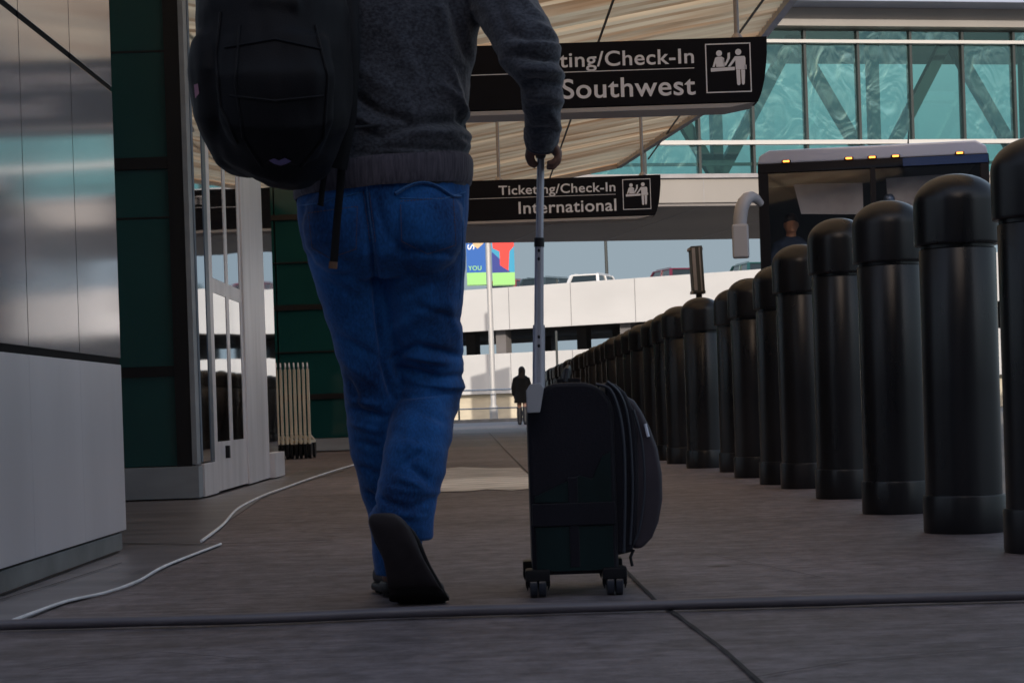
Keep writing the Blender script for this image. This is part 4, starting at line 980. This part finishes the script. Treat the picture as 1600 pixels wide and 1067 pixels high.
# --- shoes
def shoe(name, ball_pt, pitch, yaw, mirror=1, SC=(1, 1, 1), lean=0):
    """local: x lateral, y heel to toe, z up; pivots on the ball of the foot."""
    outline = []   # half widths
    ol = [(-.0, .026), (.012, .034), (.05, .037), (.1, .035), (.15, .042), (.2, .05), (.235, .048), (.265, .038), (.285, .022), (.293, .004)]
    Lb = .2
    def warp(p):
        x, y, z = p
        if y <= Lb:
            th = pitch * max(0, min(1, (Lb - y) / .05)) if False else pitch
            dy = y - Lb; yy = dy * math.cos(th) + (-z) * 0 ; yy = dy * math.cos(th) + z * math.sin(th) * -1; zz = -dy * math.sin(th) + z * math.cos(th)
            # rotate so the heel rises: heel (dy<0) gets +z
            return (x, yy, zz)
        t = (y - Lb); b = pitch * math.exp(-t / .03)
        return (x, t * math.cos(b * .2) - z * math.sin(pitch) * math.exp(-t / .025), z * (math.cos(pitch) + (1 - math.cos(pitch)) * (1 - math.exp(-t / .03))) + .0)
    def place(p):
        x, y, z = warp(p); x *= mirror * SC[0]; y *= SC[1]; z *= SC[2]; x += lean * z; c_, s_ = math.cos(yaw), math.sin(yaw)
        return Vector((ball_pt.x + x * c_ - y * s_, ball_pt.y + x * s_ + y * c_, ball_pt.z + z))
    # sole: rings along y
    def loft(prof, m, nm):
        g = MB(); n = 20
        ringz = []
        for (y, hwid, z0, z1, asym) in prof:
            for j in range(n):
                a = 2 * math.pi * j / n; cx = math.copysign(abs(math.cos(a)) ** .5, math.cos(a)); sz = math.copysign(abs(math.sin(a)) ** .6, math.sin(a))
                g.v.append(place((asym + hwid * cx, y, (z0 + z1) / 2 + (z1 - z0) / 2 * sz)))
        for i in range(len(prof) - 1):
            for j in range(n): g.f.append((i * n + j, i * n + (j + 1) % n, (i + 1) * n + (j + 1) % n, (i + 1) * n + j))
        g.f.append(tuple(range(n))[::-1]); g.f.append(tuple((len(prof) - 1) * n + j for j in range(n)))
        return g.build(nm, m, sh, smooth='full')
    import numpy as np
    def hwf(y): return float(np.interp(y, [o[0] for o in ol], [o[1] for o in ol]))
    def asf(y): return .008 * math.sin(max(0, y) / .29 * math.pi)
    global sh
    sh = bpy.data.objects.new('shoe', None); C.objects.link(sh); sh.parent = man; sh['_w'] = man['_w']
    sh.empty_display_size = .05
    ysamp = [0, .006, .02, .05, .08, .11, .14, .165, .185, .2, .212, .225, .24, .255, .27, .282, .292]
    loft([(y, hwf(y) + .003, .0, .026 + (.01 if y < .1 else 0), asf(y)) for y in ysamp], M['shoe'], 'sole')
    tops = lambda y: float(np.interp(y, [0, .03, .08, .12, .17, .22, .26, .29], [.085, .105, .105, .095, .075, .058, .045, .03]))
    loft([(y + .004, max(.006, hwf(y) - .002), .02, tops(y), asf(y)) for y in ysamp[:-1]], M['shoegrey'], 'upper')
    # tread grooves
    g = MB()
    for k in range(11):
        y = .018 + k * .0255
        if .09 < y < .125: continue
        hw2 = hwf(y) * .84; a0, a1 = asf(y) - hw2, asf(y) + hw2
        v = [place((x, yy, z)) for z in (-.0065, .002) for x, yy in ((a0, y), (a1, y), (a1, y + .013), (a0, y + .013))]
        g.add(v, [(0, 3, 2, 1), (4, 5, 6, 7), (0, 1, 5, 4), (1, 2, 6, 5), (2, 3, 7, 6), (3, 0, 4, 7)])
    g.build('tread', M['tread'], sh)
    return sh
bp_r = G(652, 946); bp_r.y = 4.955; bp_r.x = W(650, 900, 4.95).x
shoe('shoe', Vector((bp_r.x, bp_r.y, .006)), R(60), R(-6), 1, (1.42, 1.1, 1.1), -.2)
bl_ = W(620, 900, 5.30); shoe('shoe', Vector((bl_.x - .012, 5.33, .004)), R(2), R(7), -1)
# --- backpack: hangs on the man, a thing of its own
bk = thing('backpack', 'large black backpack hanging on the left shoulder of the walking man', 'backpack', tuple(Q(430, 280, 4.62)))
def BQ(px, py, Y): return W(px, py, Y)
kb = 4.6 / F
K = MB()
kp = [(424, -60, 4.66, 95, 60), (424, -20, 4.64, 112, 80), (426, 30, 4.63, 122, 98), (428, 90, 4.62, 124, 108), (430, 150, 4.62, 121, 110), (431, 190, 4.63, 115, 106), (428, 216, 4.65, 106, 96), (422, 240, 4.67, 95, 84), (417, 258, 4.69, 78, 62), (410, 272, 4.70, 50, 36)]
K.tube([BQ(x, y, Y) for x, y, Y, a, b in kp], [l[3] * kb for l in kp], 32, [l[4] * kb for l in kp], side=(1, 0, 0))
K.tube([BQ(338, 62, 4.62), BQ(334, 78, 4.61), BQ(338, 120, 4.60), BQ(343, 170, 4.61), BQ(362, 222, 4.65)], [22 * kb, 36 * kb, 43 * kb, 44 * kb, 40 * kb], 20, [50 * kb, 66 * kb, 80 * kb, 78 * kb, 50 * kb], side=(1, 0, 0))
K.tube([BQ(430, 60, 4.50), BQ(430, 120, 4.475), BQ(432, 190, 4.49), BQ(436, 240, 4.56)], [84 * kb, 92 * kb, 88 * kb, 62 * kb], 24, [24 * kb, 34 * kb, 36 * kb, 30 * kb], side=(1, 0, 0))
K.ball(BQ(388, 250, 4.67), (.07, .08, .045), 14); K.ball(BQ(361, 236, 4.655), (.05, .075, .05), 14); K.ball(BQ(470, 255, 4.68), (.05, .06, .028), 14); K.tube([BQ(400, 10, 4.53), BQ(470, 14, 4.53)], [.05, .05], 14, [.03, .03])
def kfn(p, n): return .006 * noise.noise(Vector((p.x * 8, p.y * 8, p.z * 14))) + .004 * noise.noise(Vector((p.x * 30, p.y * 20, p.z * 9)))
pack = finish(voxel(K, .0075, 3), 'pack_body', M['pack'], bk, kfn)
kbv = bvh_of(pack)
for ln in ([(345, 20), (338, 90), (345, 170), (372, 225)], [(375, 40), (368, 130), (380, 215), (410, 262)], [(352, 75), (430, 62), (505, 78)], [(360, 150), (430, 158), (508, 150)], [(492, 40), (512, 120), (506, 215), (470, 262)]):
    surf_line(ln, 0, .0035, 'zip_piping', M['pack'], bk, kbv, .001)
def patch_on(bvh, poly, m, name, parent, lift=.003):
    g = MB(); cs = []
    for x, y in poly:
        o_ = Vector((0, 0, HC)); d = (Q(x, y) - o_).normalized(); h = bvh.ray_cast(o_, d)
        if h[0] is None: return
        cs.append(h[0] - d * lift)
    n = len(cs); g.add(cs + [c_ + Vector((0, .002, 0)) for c_ in cs], [tuple(range(n)), tuple(range(n, 2 * n))[::-1]] + [(i, (i + 1) % n, n + (i + 1) % n, n + i) for i in range(n)])
    g.build(name, m, parent)
patch_on(kbv, [(303, 133), (309, 131), (311, 146), (305, 154)], M['pinklogo'], 'tag', bk)
patch_on(kbv, [(420, 251), (428, 248), (436, 251), (445, 247), (455, 252), (448, 256), (438, 259), (428, 256)], M['lavlogo'], 'logo', bk)
# shoulder strap and dangling webbing
g = MB(); g.tube([Q(520, 262, 4.72), Q(535, 180, 4.70), Q(540, 90, 4.71), Q(538, 0, 4.74), Q(530, -60, 4.82), Q(520, -90, 4.95), Q(510, -60, 5.08), Q(505, 20, 5.10)], .034, 12, .012, side=(1, 0, 0)); g.build('shoulder_strap', M['pack'], bk, smooth=True)
def web(pts, wd):
    g = MB(); P = [Q(*p) for p in pts]; g.tube(P, wd, 8, .0015, side=(1, 0, 0)); g.build('dangling_strap', M['pack'], bk, smooth=True)
web([(536, 235, 4.72), (534, 262, 4.735), (531, 300, 4.738), (527, 340, 4.73), (524, 380, 4.728), (521, 417, 4.73)], .0095)
web([(512, 235, 4.72), (508, 265, 4.735), (503, 300, 4.74), (501, 322, 4.738), (499, 318, 4.75)], .007)
MB().tube([Q(521, 409, 4.727), Q(520, 420, 4.727)], .0105, 8, .004, side=(1, 0, 0)).build('strap_end', M['stitch'], bk)
MB().tube([Q(545, 200, 4.70), Q(600, 196, 4.78)], .004, 8).build('side_cord', M['blackplastic'], bk)

# ------------------------------------------------------------------ rolling suitcase
CYD = 5.04; cs_ = CYD / F
cb = W(840, 926, CYD)
sc_ = thing('suitcase', 'black upright rolling suitcase with bulging grey side pocket and telescopic handle', 'suitcase', (cb.x, CYD, 0))
x0 = W(827, 750, CYD).x; x1 = W(962, 750, CYD).x; zt = W(880, 598, CYD).z; zb = W(880, 897, CYD).z
def rr(x0, x1, z0, z1, r, n=8, rb=None):
    rb = rb if rb is not None else r; P = []
    for cx, cz_, a0, q in ((x1 - rb, z0 + rb, -90, rb), (x1 - r, z1 - r, 0, r), (x0 + r, z1 - r, 90, r), (x0 + rb, z0 + rb, 180, rb)):
        for i in range(n + 1): a = R(a0 + 90 * i / n); P.append((cx + q * math.cos(a), cz_ + q * math.sin(a)))
    return P
yA, yB = CYD - .015, CYD + .35
MB().prism(rr(x0, x1, zb, zt, .085, rb=.022), yA, yB, 'y').build('shell', M['case'], sc_, smooth=True, bevel=.012, seg=3)
# green shell reflection painted as lower panels, and band on the near side
MB().prism([(x0 + .012, W(830, 776, CYD).z), (W(905, 742, CYD).x, W(905, 742, CYD).z), (W(925, 748, CYD).x, W(925, 748, CYD).z), (W(940, 700, CYD).x, W(940, 712, CYD).z), (x1 - .012, W(960, 705, CYD).z), (x1 - .012, W(960, 783, CYD).z), (x0 + .012, W(830, 785, CYD).z)], yA - .004, yA + .004, 'y').build('reflection_panel', M['casereflect'], sc_, smooth=True, bevel=.0015)
MB().box(x0 + .012, x1 - .012, yA - .004, yA + .004, W(830, 893, CYD).z, W(830, 823, CYD).z).build('reflection_panel', M['casereflect'], sc_, smooth=True, bevel=.0015)
MB().box(x0 + .004, x1 - .004, yA - .010, yA + .004, W(830, 822, CYD).z, W(830, 787, CYD).z).build('side_band', M['case'], sc_, smooth=True, bevel=.003)
MB().box((x0 + x1) / 2 - .012, (x0 + x1) / 2 + .012, yA - .007, yA + .002, zb + .02, W(900, 745, CYD).z).build('side_seam', M['case'], sc_, smooth=True, bevel=.002)
def arc(px, r, m, nm, d=-.006):
    P = [W(x, y, CYD) for x, y in px]; Q_ = []
    for i in range(len(P) - 1):
        p0 = P[max(i - 1, 0)]; p1 = P[i]; p2 = P[i + 1]; p3 = P[min(i + 2, len(P) - 1)]
        for k in range(6):
            t = k / 6; Q_.append(.5 * ((2 * p1) + (p2 - p0) * t + (2 * p0 - 5 * p1 + 4 * p2 - p3) * t * t + (3 * p1 - p0 - 3 * p2 + p3) * t ** 3))
    Q_.append(P[-1])
    for q in Q_: q.y = yA + d
    MB().tube(Q_, r, 8).build(nm, m, sc_, smooth=True)
# expansion section and bulging front pocket on the right
g = MB()
ex = [W(x, y, CYD) for x, y in ((945, 596), (962, 600), (978, 614), (990, 640), (996, 680), (998, 760), (995, 830), (988, 862), (962, 868), (950, 800))]
g.prism([(p.x, p.z) for p in ex], yA + .012, yB - .01, 'y'); g.build('expansion_section', M['case'], sc_, smooth=True, bevel=.01, seg=3)
g = MB()
pk = [W(x, y, CYD) for x, y in ((975, 616), (992, 626), (1004, 644), (1016, 668), (1028, 700), (1035, 740), (1036, 780), (1030, 815), (1020, 840), (1004, 857), (988, 858), (984, 740))]
g.prism([(p.x, p.z) for p in pk], yA + .022, yB - .02, 'y'); g.build('front_pocket', M['casegrey'], sc_, smooth=True, bevel=.022, seg=4)
arc([(930, 600), (952, 608), (966, 640), (974, 690), (976, 770), (974, 862)], .004, M['piping'], 'zip')
arc([(948, 596), (966, 612), (978, 640), (985, 690), (988, 770), (984, 850)], .0035, M['piping'], 'zip', .004)
arc([(990, 640), (1003, 690), (1007, 760), (1000, 820), (990, 850)], .003, M['piping'], 'zip', .012)
MB().tube([W(1008, 662, CYD) + Vector((.0, -.0, 0)), W(1013, 682, CYD)], .004, 8).build('zip_pull', M['mark'], sc_, smooth=True)
MB().tube([W(990, 858, CYD), W(985, 870, CYD), W(988, 884, CYD)], .004, 8).build('loose_cord', M['blackplastic'], sc_, smooth=True)
# carry handle on top
zq = zt
g = MB(); g.tube([(x0 + .10, yA + .1, zt - .004), (x0 + .105, yA + .11, zt + .022), (x0 + .11, yA + .18, zt + .03), (x0 + .105, yA + .25, zt + .022), (x0 + .1, yA + .26, zt - .004)], .011, 10, .02); g.box(x0 + .08, x0 + .14, yA + .09, yA + .28, zt - .002, zt + .012); g.build('carry_handle', M['blackplastic'], sc_, smooth=True, bevel=.002)
# telescopic handle: single pole at the back face
YH = 4.955 + .0
def seg_(p0, p1, w0, w1, m, nm, d=.012):
    g = MB(); a = W(p0[0], p0[1], YH + .02); b = W(p1[0], p1[1], YH + .02); kk = YH / F
    g.tube([a, b], [w0 / 2 * kk, w1 / 2 * kk], 16, [d, d], side=(1, 0, 0)); return g.build(nm, m, sc_, smooth=True)
seg_((843, 375), (845, 243), 12, 11.5, M['chrome'], 'handle_tube', .008)
seg_((842.5, 386), (842.5, 372), 16, 16, M['blackplastic'], 'joint_collar', .013)
pl_ = seg_((842, 520), (842.5, 386), 15, 14, M['chrome'], 'handle_tube', .01)
seg_((842, 606), (842, 508), 20, 19, M['chrome'], 'handle_sleeve', .014)
g = MB()
for py in (391, 404, 526, 540): 
    p = W(842, py, YH); g.ball((p.x, YH + .02 - (.0105 if py < 500 else .0145), p.z), (.0035, .002, .0045), 10)
g.build('push_button', M['blackplastic'], pl_, smooth=True)
a = W(845, 238, 4.945); MB().tube([(a.x, 4.90, a.z), (a.x, 4.915, a.z), (a.x, 4.995, a.z), (a.x, 5.01, a.z)], [.009, .014, .014, .009], 16, side=(1, 0, 0)).build('grip', M['blackplastic'], sc_, smooth=True)
p0 = W(823, 645, CYD); p1 = W(849, 600, CYD)
MB().prism([(p0.x, p0.z), (p1.x - .012, p0.z), (p1.x, p1.z - .01), (p1.x - .01, p1.z + .003), (p0.x + .01, p1.z), (p0.x, p1.z - .015)], 4.95, 5.02, 'y').build('handle_base', M['lip'], sc_, smooth=True, bevel=.004)
# castors
for (px, yy) in ((841, CYD), (961, CYD), (838, CYD + .3), (964, CYD + .3)):
    cx = W(px, 926, CYD).x
    h = MB().box(cx - .031, cx + .031, yy - .03, yy + .04, zb - .014, zb + .016).tube([(cx, yy, zb - .005), (cx, yy, zb - .03)], .016, 12).build('castor_housing', M['blackplastic'], sc_, smooth=True, bevel=.006)
    g = MB()
    g.prism([(cx - .031, zb - .012), (cx + .031, zb - .012), (cx + .031, .03), (cx + .026, .016), (cx + .024, .03), (cx + .022, zb - .03), (cx - .022, zb - .03), (cx - .024, .03), (cx - .026, .016), (cx - .031, .03)], yy - .008, yy + .012, 'y'); g.build('fork', M['blackplastic'], h)
    for s_ in (-1, 1):
        wx = cx + s_ * .011
        MB().tube([(wx - .010, yy, .030), (wx - .008, yy, .030), (wx + .008, yy, .030), (wx + .010, yy, .030)], [.024, .030, .030, .024], 24).build('wheel', M['wheelblue'], h, smooth=True)

# ------------------------------------------------------------------ bus driver and the far pedestrian
def figure(name, label, parts, skin, loc, vox=.018):
    t = thing(name, label, 'person', tuple(loc))
    Bm = MB(); parts['body'](Bm); body = finish(voxel(Bm, vox, 2), 'body', skin, t)
    for nm, m, fn in parts['wear']:
        g = MB(); fn(g); finish(voxel(g, vox, 1), nm, m, t, lambda p, n: .006 * noise.noise(p * 9))
    return t
dh = W(1236, 352, BY + 1.0)
o3 = dh
def b_driver(g):
    g.ball(o3, (.082, .1, .125), 18); g.ball(o3 + Vector((0, -.1, -.01)), (.018, .025, .03), 10); g.ball(o3 + Vector((0, -.085, -.07)), (.03, .02, .02), 8)
    for s_ in (-1, 1): g.ball(o3 + Vector((s_ * .085, .0, 0)), (.014, .025, .035), 8)
    g.tube([o3 + Vector((0, .02, -.08)), o3 + Vector((0, .03, -.2)), o3 + Vector((0, .05, -.5)), o3 + Vector((0, .05, -.75))], [.06, .07, .17, .17], 16, [.06, .07, .1, .12], side=(1, 0, 0))
    for s_ in (-1, 1):
        g.tube([o3 + Vector((s_ * .18, .05, -.27)), o3 + Vector((s_ * .25, -.05, -.5)), o3 + Vector((s_ * .18, -.32, -.52)), o3 + Vector((s_ * .16, -.42, -.48))], [.055, .045, .035, .035], 12)
        g.tube([o3 + Vector((s_ * .1, .05, -.72)), o3 + Vector((s_ * .14, -.35, -.74)), o3 + Vector((s_ * .14, -.38, -1.1))], [.09, .07, .05], 12)
        for k in range(4): g.tube([o3 + Vector((s_ * (.145 + .02 * k), -.43, -.46)), o3 + Vector((s_ * (.145 + .02 * k), -.49, -.47)), o3 + Vector((s_ * (.145 + .02 * k), -.5, -.51))], .01, 6)
def b_shirt(g):
    g.tube([o3 + Vector((0, .03, -.13)), o3 + Vector((0, .05, -.22)), o3 + Vector((0, .05, -.45)), o3 + Vector((0, .05, -.76))], [.085, .23, .21, .2], 18, [.085, .12, .14, .15], side=(1, 0, 0))
    for s_ in (-1, 1): g.tube([o3 + Vector((s_ * .17, .05, -.27)), o3 + Vector((s_ * .25, -.04, -.5)), o3 + Vector((s_ * .2, -.22, -.52))], [.07, .062, .05], 12)
M['shirt'] = mat('driver_shirt', (.03, .05, .09), .8)
M['coat'] = mat('dark_coat', (.012, .010, .009), .85); M['bootm'] = mat('boot_black', (.006, .006, .01), .6); M['brownhair'] = mat('brown_hair', (.03, .016, .009), .6)
M['skin_driver2'] = mat('driver_skin', (.75, .36, .18), .5)
drv = figure('person', 'bus driver in dark shirt seated behind the coach windshield', dict(body=b_driver, wear=[('shirt', M['shirt'], b_shirt), ('hair', M['brownhair'], lambda g: (g.ball(o3 + Vector((0, .015, .06)), (.094, .108, .09), 16)))]), M['skin_driver2'], dh + Vector((0, 0, -1.2)), .014)
fy = 56.5; fo = G(817, 667); fs = fy / F
fo = W(817, 667, fy); fo.z = 0
def fp(dx, z, dy=0): return Vector((fo.x + dx, fy + dy, z))
def b_far(g):
    g.ball(fp(.02, 1.52), (.08, .1, .12), 14); g.tube([fp(.02, 1.45), fp(.01, 1.3), fp(0, 1.0), fp(0, .8)], [.055, .15, .14, .16], 14, [.055, .1, .1, .11], side=(1, 0, 0))
    for s_, dy in ((-1, .12), (1, -.14)):
        g.tube([fp(s_ * .08, .85), fp(s_ * .08, .48, dy * .6), fp(s_ * .08, .08, dy)], [.09, .06, .045], 12); g.ball(fp(s_ * .08, .045, dy + .06), (.045, .13, .045), 12)
        g.tube([fp(s_ * .17, 1.3), fp(s_ * .23, 1.05), fp(s_ * .22, .82, .05)], [.05, .04, .033], 10)
        for k in range(4): g.tube([fp(s_ * .22, .81, .02 + .02 * k), fp(s_ * .22, .73, .025 + .02 * k)], .01, 6)
        g.tube([fp(s_ * .21, .82, .06), fp(s_ * .19, .77, .08)], .011, 6)
def b_coat(g):
    g.tube([fp(.02, 1.42), fp(.01, 1.34), fp(0, 1.15), fp(0, .95), fp(0, .62)], [.08, .21, .2, .19, .23], 16, [.08, .13, .14, .14, .18], side=(1, 0, 0))
    for s_ in (-1, 1): g.tube([fp(s_ * .17, 1.32), fp(s_ * .24, 1.06), fp(s_ * .23, .84, .05)], [.07, .06, .05], 12)
def b_boots(g):
    for s_, dy in ((-1, .12), (1, -.14)):
        g.tube([fp(s_ * .08, .5, dy * .6), fp(s_ * .08, .3, dy * .8), fp(s_ * .08, .09, dy)], [.075, .085, .07], 12); g.ball(fp(s_ * .08, .055, dy + .05), (.065, .16, .055), 12)
figure('person', 'distant pedestrian in a long dark coat and boots at the end of the walkway', dict(body=b_far, wear=[('coat', M['coat'], b_coat), ('boots', M['bootm'], b_boots), ('hair', M['brownhair'], lambda g: (g.ball(fp(.02, 1.53, -.02), (.105, .12, .13), 14), g.tube([fp(.02, 1.5, -.05), fp(.0, 1.3, -.1)], [.1, .11], 12, .05, side=(1, 0, 0))))]), M['skin'], fo, .016)
